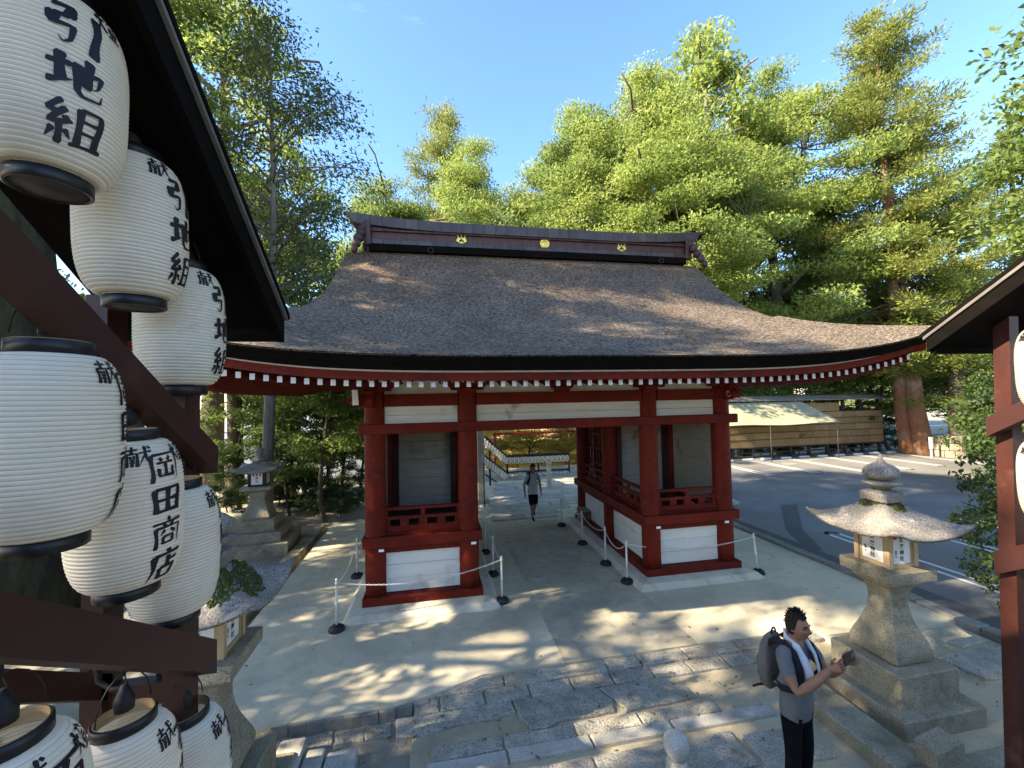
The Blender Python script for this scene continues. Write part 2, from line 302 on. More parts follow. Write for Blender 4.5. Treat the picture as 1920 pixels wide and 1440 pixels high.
for poly in ([(.78, -2.50), (1.3, -2.485), (2.18, -2.48), (2.2, -2.66), (1.9, -2.74), (1.5, -2.71), (1.15, -2.80), (.82, -2.76)],
             [(2.2, -2.485), (3.28, -2.48), (3.42, -2.72), (3.36, -2.90), (3.0, -2.93), (2.72, -2.90), (2.5, -2.97), (2.31, -2.96), (2.23, -2.75)],
             [(3.31, -2.49), (4.2, -2.485), (4.42, -2.70), (4.45, -2.90), (4.05, -2.93), (3.75, -2.91), (3.5, -2.93), (3.44, -2.72)]):
    slab([(x+random.uniform(-.01, .01), y+random.uniform(-.008, .008)) for x, y in reversed(poly)], -.2, -.034, .014).build('paving_stone', GRAN, pave)
row([1.20, 1.98, 2.81, 3.60, 4.62], -3.17, -2.985, -.04, .006)
row([1.15, 2.0, 2.93, 3.9, 5.2], -3.345, -3.19, -.028, .006, mat_=GRANP)
row([1.0, 1.75, 2.86, 4.5], -3.88, -3.445, -.04, .008)
row([4.55, 5.35], -3.95, -3.52, -.045, .012)
row([1.0, 2.3, 3.6, 4.9], -4.4, -3.91, -.04, .008)
row([1.0, 1.9, 3.1, 4.2, 5.2], -4.9, -4.43, -.04, .008)
row([-.54, -.23, .10, .44, .74], -2.60, -2.385, -.135, .02, .014, k=3)
# right-hand stones beside the lantern
for poly in ([(7.2, -2.33), (7.75, -2.33), (7.75, -2.55), (7.2, -2.55)], [(7.8, -2.35), (8.6, -2.36), (8.75, -2.62), (8.3, -2.8), (7.9, -2.7)], [(8.65, -2.34), (9.45, -2.34), (9.45, -2.75), (8.85, -2.8)],
             [(7.5, -2.75), (8.1, -2.82), (8.2, -3.2), (7.5, -3.2)], [(8.2, -2.88), (9.4, -2.85), (9.4, -3.5), (8.3, -3.4)]):
    slab(list(reversed(poly)), -.2, -.045, .015).build('paving_stone', GRAN, pave)
b = slab(jitpoly(7.12, 7.62, -2.42, -2.24, .01, 3), -.2, .03, .012); b.build('paving_stone', KERB, pave)
# stone facing of the raised forecourt edge on the left
for i in range(9):
    x0 = -.62+i*.2; slab(jitpoly(x0, x0+.19, -2.375+max(0, i-6)*.03, -2.33+max(0, i-6)*.04, .006, 2), -.25, -.012+random.uniform(-.01, 0), .008).build('edge_stone', KERB, court)
# path behind the gate: rows of long stones
rear = tag(slab([(2.4, 4.92), (3.0, 4.87), (5.1, 4.75), (6.8, 6.1), (9.3, 6.1), (9.3, 11.2), (3.3, 11.2), (3.0, 8.0), (2.45, 5.6)][::1], -.3, -.03, .002).build('rear_path', CONC), 'stone paved path behind the gate', 'pavement', kind='structure')
yy = 5.05
for k in range(12):
    x = 2.75+.12*k*.6+random.uniform(0, .3); x = max(x, 2.7+.1*k); h = .46
    while x < 8.6:
        l = random.uniform(.75, 1.25)
        if not (x+l > 5.2+max(0, (yy-4.8)*1.2) and yy < 6.2): slab(jitpoly(x+.02, x+l-.02, yy+.02, yy+h-.02, .006, 2), -.15, .004+random.uniform(-.004, .004), .010).build('paving_stone', GRANP, rear)
        x += l
    yy += h
# kerb, asphalt and markings
lot = MB(); lot.prism([(9.74, -9), (45, -9), (45, 14.3), (9.74, 14.3)], -.3, -.05)
lot = tag(lot.build('parking_lot', ASPH), 'grey asphalt parking area beside the gate', 'parking lot', kind='structure')
kb = tag(MB().box((9.52, -5.4, -.3), (9.72, 13.4, -.03)).build('kerb', KERB), 'stone kerb between forecourt and asphalt', 'kerb', kind='structure')
for i in range(21):
    y0 = -5.3+i*.9; b = MB(); b.box((9.505+random.uniform(-.008, .008), y0+.008, -.2), (9.735+random.uniform(-.008, .008), y0+.892, .055+random.uniform(-.008, .008)), bev=.015); b.build('kerb_stone', KERB, kb)
def ln(pts, wd=.11, name='lane_marking'):
    b = MB()
    for (ax, ay), (bx_, by) in zip(pts[:-1], pts[1:]):
        d = Vector((bx_-ax, by-ay)).normalized(); n_ = Vector((-d.y, d.x))*wd/2; e = d*wd/2
        b.add([(ax-n_.x-e.x, ay-n_.y-e.y, -.0455), (bx_-n_.x+e.x, by-n_.y+e.y, -.0455), (bx_+n_.x+e.x, by+n_.y+e.y, -.0455), (ax+n_.x-e.x, ay+n_.y-e.y, -.0455)], [(0, 1, 2, 3)])
    return b.build(name, LINE, lot)
def hairpin(x, y0, y1, wd=.30, end=1):
    """double line closed by a round end"""
    s_ = 1 if y1 > y0 else -1
    pts = [(x-wd/2, y0)]+[(x-wd/2*math.cos(a), y1+s_*wd/2*math.sin(a)) for a in np.linspace(0, math.pi, 7)]+[(x+wd/2, y0)]
    ln([tuple(map(float, p)) for p in pts], .10)
for x, y1 in ((16.5, 9.0), (18.9, 8.9), (21.25, 8.7), (23.7, 8.6), (26.1, 8.9), (28.6, 8.6)): hairpin(x, 13.0, y1)
for x, y1 in ((11.67, 1.75), (14.1, 2.0), (16.45, 2.1), (18.9, 2.1)): hairpin(x, -4.5, y1)
for x in (16.2, 17.4, 18.7, 19.9, 21.2, 22.45, 23.65, 24.9, 26.15, 27.4, 28.6):
    o = MB().box((-.33, -.07, 0), (.33, .07, .11), bev=.025).build('wheel_stop', LINE, None, (x-.05, 13.1+random.uniform(-.05, .05), -.05))
    tag(o, 'white concrete wheel stop on the asphalt before the bark fence', 'wheel stop', 'wheel stops along the fence')
b = MB()
for poly in ([(12.75, 4.6), (13.3, 4.5), (11.2, 2.2), (10.35, .8), (10.0, .9), (10.75, 2.3)],): b.add([(x, y, -.0465) for x, y in reversed(poly)], [tuple(range(len(poly)))])
b.build('asphalt_patch', ASPHD, lot)
b = MB(); b.add([(x, y, -.0475) for x, y in ((9.76, -5), (10.5, -5), (10.25, 1), (10.15, 6), (9.76, 6))], [(0, 1, 2, 3, 4)]); b.build('asphalt_patch', ASPHD, lot)
# stairs the photographer stands on
st = tag(MB().prism([(-5.06, -.3), (-9.4, 2.55), (-9.4, -.3)], .5, 4.72, M=Matrix(((0, 0, 1, 0), (1, 0, 0, 0), (0, 1, 0, 0), (0, 0, 0, 1)))).build('stone_stairs', KERB), 'granite stairs down to the stone pavement', 'stairs', kind='structure')
for i in range(15):
    y1 = -4.98-i*.27; z1 = .14+i*.18-.04
    for a, c in ((.5, 2.0), (2.0, 3.4), (3.4, 4.72)):
        MB().box((a+.004, y1-.31, z1-.185), (c-.004, y1, z1), bev=.01).build('step', GRANP, st)
for X0 in (.18, 4.76):
    b = MB(); b.prism([(-4.75, -.3), (-4.75, .18), (-9.4, 3.25), (-9.4, -.3)], X0, X0+.3, M=Matrix(((0, 0, 1, 0), (1, 0, 0, 0), (0, 1, 0, 0), (0, 0, 0, 1)))); b.build('side_wall', GRANP, st)
# ================================================================ the shrine gate
gate = empty('shrine_gate', (0, 0, 0), 0, 'vermilion wooden shrine gate with white panels and thick bark thatched roof', 'gate')
PX = [.21, 1.89, 5.60, 7.27]; PY = [.22, 2.17, 4.12]; PR = .185
BL = [(0, 2.12), (5.377, 7.50)]; GY = (0, 4.34)
for bi, (xa, xb) in enumerate(BL):
    # mortar plinth with sloping shoulders
    b = MB(); ya, yb = GY; e = .29
    ring = lambda d, z: [(xa-d, ya-d, z), (xb+d, ya-d, z), (xb+d, yb+d, z), (xa-d, yb+d, z)]
    V = ring(e, -.02)+ring(e-.015, .03)+ring(e-.09, .10)+ring(.02, .135); F = []
    for k in range(3):
        for i in range(4): F.append((k*4+i, k*4+(i+1) % 4, k*4+4+(i+1) % 4, k*4+4+i))
    F.append((12, 13, 14, 15)); b.add(V, F, sm=False); b.build('plinth', PLINTH, gate)
    # base beams
    for (x0, y0, x1, y1, mm) in ((xa, ya, xb, ya+.40, REDH), (xa, yb-.40, xb, yb, REDH), (xa+.002, ya+.402, xa+.40, yb-.402, RED), (xb-.40, ya+.402, xb-.002, yb-.402, RED)):
        MB().box((x0, y0, .125), (x1, y1, .27), bev=.012).build('base_beam', mm, gate)
    # floor inside, waist rails
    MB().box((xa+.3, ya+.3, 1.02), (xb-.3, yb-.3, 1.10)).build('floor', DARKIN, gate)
    for (x0, y0, x1, y1, mm) in ((xa, ya, xb, ya+.13, REDH), (xa, yb-.13, xb, yb, REDH), (xa+.001, ya+.132, xa+.13, yb-.132, RED), (xb-.13, ya+.132, xb-.001, yb-.132, RED)):
        MB().box((x0, y0, 1.13), (x1, y1, 1.318), bev=.014).build('waist_rail', mm, gate)
    for (x0, y0, x1, y1, mm) in ((xa+.06, ya+.13, xb-.06, ya+.30, REDH), (xa+.06, yb-.3, xb-.06, yb-.13, REDH), (xa+.13, ya+.3, xa+.30, yb-.3, RED), (xb-.30, ya+.3, xb-.13, yb-.3, RED)):
        MB().box((x0, y0, 1.0), (x1, y1, 1.128)).build('tie_beam', mm, gate)
        MB().box((x0, y0, 1.32), (x1, y1, 1.345)).build('sill', mm, gate)
    # upper nageshi along the sides
    for xx0, xx1 in ((xa-.0, xa+.12), (xb-.12, xb+.0)):
        MB().box((xx0, .13, 3.13), (xx1, 4.21, 3.31), bev=.01).build('head_beam', RED, gate)
# pillars
pm = MB().lathe([(PR*.97, 0), (PR, .3), (PR, 3.6), (PR*.97, 4.15)], 28).mesh('pillar', RED)
for x in PX:
    for y in PY: link('pillar', pm, gate, (x, y, .265))
# pillar collars below the waist are cut square where they carry the boards: white paper name slips
for (x, y, z) in ((.33, .02, 1.085), (1.96, .02, 1.085), (5.66, .02, 1.085), (7.2, .02, 1.085)):
    MB().box((x-.045, .018, z-.022), (x+.045, .0245, z+.022)).build('paper_slip', PAPERW, gate)
# head beams front and back
for y0, y1 in ((0, .13), (4.21, 4.34)):
    MB().box((-.045, y0, 3.13), (7.545, y1, 3.312), bev=.012).build('head_beam', REDH, gate)
    for a, c in zip(PX[:-1], PX[1:]):
        ym = .16 if y0 == 0 else 4.18
        MB().box((a+.17, ym-.10+.04, 3.62), (c-.17, ym+.14, 3.845), bev=.01).build('upper_beam', REDH, gate)
        n = max(1, round((c-a)/1.7)); zs = [3.30, 3.455, 3.63]
        for z0, z1 in zip(zs[:-1], zs[1:]): MB().box((a+.16, ym+.02, z0+.003), (c-.16, ym+.06, z1-.003)).build('plank', WHITEW, gate)
        # infill above the upper beam
        MB().box((a-.0, ym+.03, 3.845), (c+.0, ym+.07, 4.45)).build('plank', WHITEB, gate)
    MB().box((-.9, .10 if y0 == 0 else 4.0, 4.34), (8.4, .34 if y0 == 0 else 4.24, 4.56), bev=.01).build('purlin', REDH, gate)
for x in (PX[0], PX[-1]):
    MB().box((x-.12, .3, 3.62), (x+.12, 4.04, 3.845), bev=.01).build('upper_beam', RED, gate)
    MB().box((x-.12, -.7, 4.34), (x+.12, 5.0, 4.558)).build('purlin', RED, gate)
    s = 1 if x > 3 else -1
    for y0, y1 in zip(PY[:-1], PY[1:]):
        for z0, z1 in zip([1.34, 1.8, 2.25, 2.7, 3.13, 3.31, 3.465], [1.797, 2.247, 2.697, 3.127, 3.30, 3.462, 3.63]):
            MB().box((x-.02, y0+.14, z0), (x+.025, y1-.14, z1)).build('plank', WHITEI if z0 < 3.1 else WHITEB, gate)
        MB().box((x-.02, y0, 3.845), (x+.02, y1, 4.4)).build('plank', WHITEB, gate)
# boat shaped bracket arms over the pillars and a strut between
def bracket(x, y, half=.52, wd=.17):
    pr = [(-half, 4.10), (half, 4.10), (half, 4.03)]
    pr += [(half-.22*math.sin(t)*1.0, 4.03-.13*(1-math.cos(t))) for t in np.linspace(.2, math.pi/2, 5)]
    pr += [(-half+.22*math.sin(t), 4.03-.13*(1-math.cos(t))) for t in np.linspace(math.pi/2, .2, 5)]+[(-half, 4.03)]
    b = MB(); b.prism([(float(p[0]), float(p[1])) for p in pr], -wd/2, wd/2, M=Matrix(((1, 0, 0, x), (0, 0, 1, y), (0, 1, 0, 0), (0, 0, 0, 1))))
    b.box((x-half*.9, y-wd/2+.01, 4.10), (x+half*.9, y+wd/2-.01, 4.35)); b.build('bracket_arm', REDH, gate)
    MB().sqlathe([(.13, 3.842), (.13, 3.88), (.17, 3.93)], (x, y), ch=.01).build('bearing_block', RED, gate)
for x in PX: bracket(x, .12); bracket(x, 4.2)
bracket(3.75, .13, .42, .15)
# carved beam noses at the corners (outline with a spiral mark)
def nose(x, y, s, yd=0):
    out = [(0, 0), (.10, 0), (.16, .05), (.24, .03), (.30, .07), (.33, .13), (.30, .19), (.24, .21), (.22, .25), (.26, .29), (.22, .31), (.14, .29), (.08, .24), (0, .23)]
    if yd: Mx = Matrix(((0, 0, 1, x), (yd, 0, 0, y), (0, 1, 0, 3.61), (0, 0, 0, 1)))
    else: Mx = Matrix(((s, 0, 0, x+s*PR*.8), (0, 0, 1, y), (0, 1, 0, 3.61), (0, 0, 0, 1)))
    b = MB().prism(out, -.06, .06, M=Mx).build('beam_nose', RED, gate)
    pts = [Mx @ Vector((.17+(.018+.012*t)*math.cos(t*1.1), .14+(.018+.012*t)*math.sin(t*1.1), -.064 if True else .064)) for t in np.linspace(0, 5.2, 14)]
    MB().tube(pts, .006, 5).build('spiral', WHITEP, b)
    return b
for x, s in ((PX[0], -1), (PX[3], 1)):
    for y in (.16, 4.18): nose(x, y, s)
    nose(x+.04*s, .06, s, -1)
MB().box((.06, .0, 3.66), (.16, .012, 3.93), M=Matrix.Translation((-.0, .0, 0)) @ Matrix.Rotation(R(-3), 4, 'Y')).build('paper_slip', PAPERW, gate)
MB().box((7.28, -.02, 3.70), (7.37, -.01, 3.92)).build('paper_slip', PAPERW, gate)
# lower board walls
def boards(axis, fixed, a, c, z0, z1, n, th=.04, mm=WHITEB, par=gate):
    for i in range(n):
        za = z0+(z1-z0)*i/n; zb = z0+(z1-z0)*(i+1)/n; o_ = random.uniform(-.003, .003)
        if axis == 'x': MB().box((a, fixed+o_, za+.0025), (c, fixed+th+o_, zb-.0025), bev=.003).build('plank', mm, par)
        else: MB().box((fixed+o_, a, za+.0025), (fixed+th+o_, c, zb-.0025), bev=.003).build('plank', mm, par)
for bi, (i0, i1) in enumerate(((0, 1), (2, 3))):
    xa, xb = PX[i0], PX[i1]
    boards('x', .20, xa+.17, xb-.17, .275, 1.0, 3); boards('x', 4.10, xa+.17, xb-.17, .275, 1.0, 3)
    for y0, y1 in zip(PY[:-1], PY[1:]):
        boards('y', xa-.02, y0+.17, y1-.17, .275, 1.0, 3); boards('y', xb-.02, y0+.17, y1-.17, .275, 1.0, 3)
    # partition at the middle pillars
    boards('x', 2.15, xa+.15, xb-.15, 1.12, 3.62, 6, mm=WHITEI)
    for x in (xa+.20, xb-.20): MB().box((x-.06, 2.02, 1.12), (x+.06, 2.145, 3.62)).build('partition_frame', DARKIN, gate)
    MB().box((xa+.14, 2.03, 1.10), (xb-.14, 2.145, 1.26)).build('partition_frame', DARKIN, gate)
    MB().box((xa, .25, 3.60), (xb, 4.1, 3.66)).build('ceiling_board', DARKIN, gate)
    # corner posts of the low railings and the slotted rails
    def railing(axis, fixed, a, c):
        par = empty('railing', (0, 0, 0), parent=gate)
        def bx(u0, u1, z0, z1, th, nm):
            bb = MB()
            if axis == 'x': bb.box((u0, fixed-th/2, z0), (u1, fixed+th/2, z1))
            else: bb.box((fixed-th/2, u0, z0), (fixed+th/2, u1, z1))
            bb.build(nm, REDH if axis == 'x' else RED, par)
        bx(a, c, 1.345, 1.45, .07, 'bottom_rail'); bx(a, c, 1.565, 1.62, .07, 'middle_rail'); bx(a, c, 1.735, 1.785, .075, 'top_rail')
        n = 4
        for k in range(n+1):
            u = a+(c-a)*k/n; bx(max(a, u-.075), min(c, u+.075), 1.452, 1.563, .055, 'strut')
        for k in (0, 1, 2): u = a+(c-a)*k/2; bx(max(a, u-.04), min(c, u+.04), 1.622, 1.733, .05, 'strut')
    railing('x', .22, xa+.18, xb-.18)
    inner = xb if bi == 0 else xa
    for y0, y1 in zip(PY[:-1], PY[1:]): railing('y', inner, y0+.18, y1-.18)
    # lattice screen of the rear bay on the passage side
    par = empty('lattice', (0, 0, 0), parent=gate); s = 1 if bi == 0 else -1
    for k in range(8): yk = 2.45+k*.2; MB().box((inner-.02-s*.1, yk-.018, 1.8), (inner+.02-s*.1, yk+.018, 3.13)).build('lattice_bar', RED, par)
    for z in (1.9, 2.3, 2.7, 3.1): MB().box((inner-.015-s*.1, 2.33, z-.02), (inner+.015-s*.1, 3.95, z+.02)).build('lattice_bar', RED, par)
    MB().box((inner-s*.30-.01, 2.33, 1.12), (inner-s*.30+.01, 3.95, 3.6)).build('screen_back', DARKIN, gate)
    # rear outer wall
    boards('x', 4.12, xa+.15, xb-.15, 1.35, 3.12, 4)
# ------------------------------------------------ roof
RXC, RYC = 3.62, 2.17; EX, EYH = 6.16, 4.40; ZE, ZR = 4.31, 7.29
def prof(s): return ZE+(ZR-ZE)*(.50*s+.50*s**2.0)
def hx(s):
    t = np.clip(1-s/.66, 0, 1); return 4.36+(.10*(1-s))+(EX-4.46)*t**2.6
def hy(s): return EYH*(1-s)
def lift(v, s, a=1.0): return .50*np.abs(v)**4.5*np.clip(1-s*1.3, 0, 1)**1.6*a
rf = MB(); NS, NV = 44, 60
for sgn in (-1, 1):
    V = []; F = []
    for i in range(NS+1):
        s = i/NS*.965
        for j in range(NV+1):
            v = -1+2*j/NV; x = RXC+v*hx(s)
            if s > .46: x = RXC+.13*(s-.46)/.5+v*hx(s)
            bow = .10*(1-abs(v)**3)*(1-s)*.0
            z = prof(s)+lift(v, s)-.06*(abs(v)**9)*(s > .4); V.append((x, RYC+sgn*hy(s), z))
    for i in range(NS):
        for j in range(NV):
            q = (i*(NV+1)+j, i*(NV+1)+j+1, (i+1)*(NV+1)+j+1, (i+1)*(NV+1)+j); F.append(q if sgn < 0 else q[::-1])
    rf.add(V, F, 0, True)
# hip sides: the same levels seen from the ends, then up the gable verge
for sgn in (-1, 1):
    V = []; F = []; NL = 24; NW = 36
    for i in range(NL+1):
        s = i/NL*.965
        for j in range(NW+1):
            wv = -1+2*j/NW; inset = 0 if s <= .30 else min(.55, (s-.30)*3)*(1-abs(wv)**8)
            x = RXC+(.13*(s-.46)/.5 if s > .46 else 0)+sgn*(hx(s)-inset); z = prof(s)+lift(wv, s)
            z = z-.06*(s > .4); V.append((x, RYC+wv*hy(s), z))
    for i in range(NL):
        for j in range(NW):
            q = (i*(NW+1)+j, i*(NW+1)+j+1, (i+1)*(NW+1)+j+1, (i+1)*(NW+1)+j); F.append(q if sgn > 0 else q[::-1])
    rf.add(V, F, 0, True)
# thick dark edge of the thatch and its underside
def eave_ring(d, dz, n=56):
    P = []
    for side in range(4):
        for k in range(n):
            v = -1+2*k/n
            if side == 0: p = (RXC+v*(EX-d), RYC-(EYH-d))
            elif side == 1: p = (RXC+(EX-d), RYC+v*(EYH-d))
            elif side == 2: p = (RXC-v*(EX-d), RYC+(EYH-d))
            else: p = (RXC-(EX-d), RYC-v*(EYH-d))
            P.append((p[0], p[1], ZE+dz+lift(v, 0)))
    return P
def ringband(rings, mi=0, b=None, sm=False):
    b = b or MB(); n = len(rings[0]); V = sum(rings, []); F = []
    for k in range(len(rings)-1):
        for i in range(n): F.append((k*n+i, k*n+(i+1) % n, (k+1)*n+(i+1) % n, (k+1)*n+i))
    return b.add(V, F, mi, sm)
thm = bpy.data.materials.new('cypress bark thatch'); thm.use_nodes = True
def make_thatch(m):
    t = m.node_tree; N = t.nodes; K = t.links.new; b = N['Principled BSDF']; b.inputs['Roughness'].default_value = .95; b.inputs['Specular IOR Level'].default_value = .12
    tc = N.new('ShaderNodeTexCoord')
    def nz(sc_, st, d=5):
        mp = N.new('ShaderNodeMapping'); mp.inputs['Scale'].default_value = st; K(tc.outputs['Object'], mp.inputs[0]); n = N.new('ShaderNodeTexNoise'); n.inputs['Scale'].default_value = sc_; n.inputs['Detail'].default_value = d; n.inputs['Roughness'].default_value = .7; K(mp.outputs[0], n.inputs['Vector']); return n
    a = nz(17, (1, 1.6, 1.6), 6); c = nz(1.1, (1, 1, 1), 6); d = nz(55, (.8, 1.4, 1.4), 3)
    r = N.new('ShaderNodeValToRGB'); e = r.color_ramp.elements; e[0].position = .38; e[0].color = (.022, .019, .017, 1); e[1].position = .66; e[1].color = (.43, .345, .25, 1); k = e.new(.5); k.color = (.135, .105, .078, 1)
    mixn = N.new('ShaderNodeMath'); mixn.operation = 'MULTIPLY_ADD'; mixn.inputs[1].default_value = .55; K(a.outputs[0], mixn.inputs[0])
    m2 = N.new('ShaderNodeMath'); m2.operation = 'MULTIPLY'; m2.inputs[1].default_value = .45; K(d.outputs[0], m2.inputs[0]); K(m2.outputs[0], mixn.inputs[2]); K(mixn.outputs[0], r.inputs[0])
    # browner, newer bark towards the ridge, greyer below; blotches
    sx = N.new('ShaderNodeSeparateXYZ'); K(tc.outputs['Object'], sx.inputs[0]); mr = N.new('ShaderNodeMapRange'); mr.inputs[1].default_value = 5.2; mr.inputs[2].default_value = 7.4; K(sx.outputs[2], mr.inputs[0])
    mx = N.new('ShaderNodeMix'); mx.data_type = 'RGBA'; mx.blend_type = 'MULTIPLY'; mx.inputs['B'].default_value = (1.0, .82, .70, 1); K(mr.outputs[0], mx.inputs['Factor']); K(r.outputs[0], mx.inputs['A'])
    rc = N.new('ShaderNodeMapRange'); rc.inputs[1].default_value = .35; rc.inputs[2].default_value = .65; rc.inputs[3].default_value = .78; rc.inputs[4].default_value = 1.15; K(c.outputs[0], rc.inputs[0])
    hs = N.new('ShaderNodeHueSaturation'); K(rc.outputs[0], hs.inputs['Value']); K(mx.outputs['Result'], hs.inputs['Color']); K(hs.outputs[0], b.inputs['Base Color'])
    bp = N.new('ShaderNodeBump'); bp.inputs['Strength'].default_value = .9; bp.inputs['Distance'].default_value = .03; K(mixn.outputs[0], bp.inputs['Height']); K(bp.outputs[0], b.inputs['Normal'])
make_thatch(thm)
THEDGE = mat('cut thatch edge', (.004, .0035, .003), (.010, .008, .006), rough=.95, scale=14, stretch=(.3, .3, 5), bump=.5, bscale=50, bstretch=(.2, .2, 5), spec=.02)
ringband([eave_ring(0, 0), eave_ring(.0, -.03), eave_ring(.10, -.19), eave_ring(.16, -.20), eave_ring(.6, -.10)], 1, rf)
roof = rf.build('roof', [thm, THEDGE], gate)
# small frayed tufts along the eave line and scattered chips, joined: too small to pick apart
tf = MB()
for i in range(1500):
    v = random.uniform(-.985, .985); x = RXC+v*EX; z = ZE+lift(v, 0); a = random.uniform(0, 6.28); l = random.uniform(.015, .05)
    tf.add([(x-.012, RYC-EYH-.004, z-.02), (x+.012, RYC-EYH-.004, z-.02), (x+random.uniform(-.02, .02), RYC-EYH-.004-l*.6, z-.02+l*.5)], [(0, 1, 2)])
for i in range(2600):
    s = random.uniform(.01, .9); v = random.uniform(-.95, .95); x = RXC+v*hx(s); y = RYC-hy(s); z = prof(s)+lift(v, s); l = random.uniform(.02, .05); dx = random.uniform(-1, 1)
    tf.add([(x, y, z-.004), (x+.016, y-.012, z-.006), (x+dx*l, y-l*.5, z+l*.45)], [(0, 1, 2)])
tag(tf.build('loose_bark', thm, gate), kind='stuff')
# white strip, red fascia and eave boards
b = ringband([eave_ring(.205, -.185), eave_ring(.205, -.222)], 0); b.build('eave_strip', WHITEP, gate)
b = ringband([eave_ring(.225, -.222), eave_ring(.225, -.335), eave_ring(.27, -.335), eave_ring(.27, -.235)], 0); b.build('fascia', REDH, gate)
b = ringband([eave_ring(.25, -.245), eave_ring(1.25, -.05), eave_ring(2.35, .26)], 0); b.build('eave_soffit', mat('soffit board', (.10, .014, .010), (.14, .02, .013), rough=.7, scale=6), gate)
# rafters (flying rafter and base rafter), white painted ends
def rafter_mesh(ln_, w_, h_, slope):
    m_ = MB(); V = []
    for y, dz in ((0, 0), (ln_, ln_*slope)):
        V += [(-w_/2, y, dz), (w_/2, y, dz), (w_/2, y, dz+h_), (-w_/2, y, dz+h_)]
    m_.add(V, [(0, 1, 2, 3)], 1); m_.add(V, [(1, 5, 6, 2), (2, 6, 7, 3), (3, 7, 4, 0), (0, 4, 5, 1)], 0)
    return m_.mesh('rafter', [RED, WHITEP])
fly = rafter_mesh(1.25, .062, .080, .19); base = rafter_mesh(1.75, .07, .10, .27)
for rz, half, dep, nfix in ((0, EX, EYH, 72), (math.pi, EX, EYH, 72), (math.pi/2, EYH, EX, 56), (-math.pi/2, EYH, EX, 56)):
    for i in range(nfix):
        v = -1+2*(i+.5)/nfix; u = v*(half-.34); vv = u/half
        for nm, me, d, dz in (('flying_rafter', fly, .30, -.418), ('base_rafter', base, 1.28, -.31)):
            if nm == 'base_rafter' and (abs(u) > half-1.35 or rz == math.pi): continue
            if nm == 'flying_rafter' and rz == math.pi and i % 2: continue
            lx, ly = u, -(dep-d); c, s_ = math.cos(rz), math.sin(rz)
            # long rafters are trimmed at the hip by scaling their length
            room = min(1.0, (half-abs(u)-.05+.35)/1.25) if nm == 'flying_rafter' else 1
            link(nm, me, gate, (RXC+lx*c-ly*s_, RYC+lx*s_+ly*c, ZE+dz+float(lift(vv, 0))), (0, 0, rz), (1, max(.22, room), 1))
# hip rafters at the corners
for sx in (-1, 1):
    for sy in (-1, 1):
        p0 = Vector((RXC+sx*(EX-.2), RYC+sy*(EYH-.2), ZE-.30+.5)); p1 = Vector((RXC+sx*(EX-2.6), RYC+sy*(EYH-2.6), ZE+.02)); pm_ = (p0+p1)/2-Vector((0, 0, .12))
        MB().tube([p0, p0.lerp(pm_, .5)-Vector((0, 0, .04)), pm_, p1], .105, 4, sm=False).build('hip_rafter', RED, gate)
# ------------------------------------------------ ridge
RDZ = -.13
rg = empty('ridge', (0, 0, RDZ), parent=gate)
def rz_(x, top): # ridge rises towards the tips
    t = abs(x-3.78)/4.36; return top*.13*max(0, t-.45)**2/.3
XR0, XR1 = -.16, 7.78
b = MB(); b.box((XR0+.05, RYC-.30, 7.24), (XR1-.05, RYC+.30, 7.40)); b.build('ridge_base', THEDGE, rg)
b = MB(); b.box((XR0+.03, RYC-.205, 7.40), (XR1-.03, RYC+.205, 7.86)); b.build('ridge_core', COPPERB, rg)
npn = 22; dx = (XR1-XR0)/npn
for i in range(npn):
    x0 = XR0+i*dx
    for yy0, yy1 in ((RYC-.235, RYC-.206), (RYC+.206, RYC+.235)):
        MB().box((x0+.003, yy0, 7.402), (x0+dx-.003, yy1, 7.52), bev=.003).build('ridge_panel', COPPER, rg)
    MB().box((x0+.002, RYC-.250, 7.395), (x0+dx-.002, RYC-.2355, 7.412)).build('ridge_moulding', GREYT, rg)
ncap = 34; TX0, TX1 = -.60, 8.20; dx = (TX1-TX0)/ncap
for i in range(ncap):
    x0 = TX0+i*dx; x1 = x0+dx-.004; za, zb = rz_(x0, 1), rz_(x1, 1); b = MB(); V = []
    for x, zz in ((x0, za), (x1, zb)):
        k = .16 if (x-TX0 < .001) else (-.16 if (TX1-x) < .01 else 0)
        V += [(x+k, RYC-.30, 7.74+zz), (x+k, RYC+.30, 7.74+zz), (x, RYC+.31, 7.96+zz), (x, RYC+.12, 8.03+zz), (x, RYC-.12, 8.03+zz), (x, RYC-.31, 7.96+zz)]
    b.add(V, [(5, 4, 3, 2, 1, 0), (6, 7, 8, 9, 10, 11)]+[(j, (j+1) % 6, 6+(j+1) % 6, 6+j) for j in range(6)]); b.build('ridge_cap', COPPER, rg)
for i in range(npn):
    x0 = XR0+i*(XR1-XR0)/npn; d_ = (XR1-XR0)/npn
    MB().box((x0+.002, RYC-.262, 7.70), (x0+d_-.002, RYC+.262, 7.745), bev=.004).build('ridge_moulding', COPPERB, rg)
# end ornaments: stacked lobes
for x, s in ((XR0, -1), (XR1, 1)):
    o = empty('ridge_end', (0, 0, RDZ), parent=gate)
    for ys in (-1, 1):
        b = MB(); b.box((x-.06, RYC+ys*.235-.10, 7.36), (x+.09, RYC+ys*.235+.06, 7.90), bev=.015); b.build('end_board', COPPERB, o)
        yb = RYC+ys*.28; zb = 7.72
        for k in range(5):
            rad = (.085, .10, .105, .09, .075)[k]; zb = 7.74-.155*k; yb = RYC+ys*(.30+.095*k)
            MB().lathe([(rad*.55, -.085), (rad, -.045), (rad, .035), (rad*.6, .085)], 10, (x+s*(.075+.03*k), yb, zb)).build('lobe', COPPERB, o)
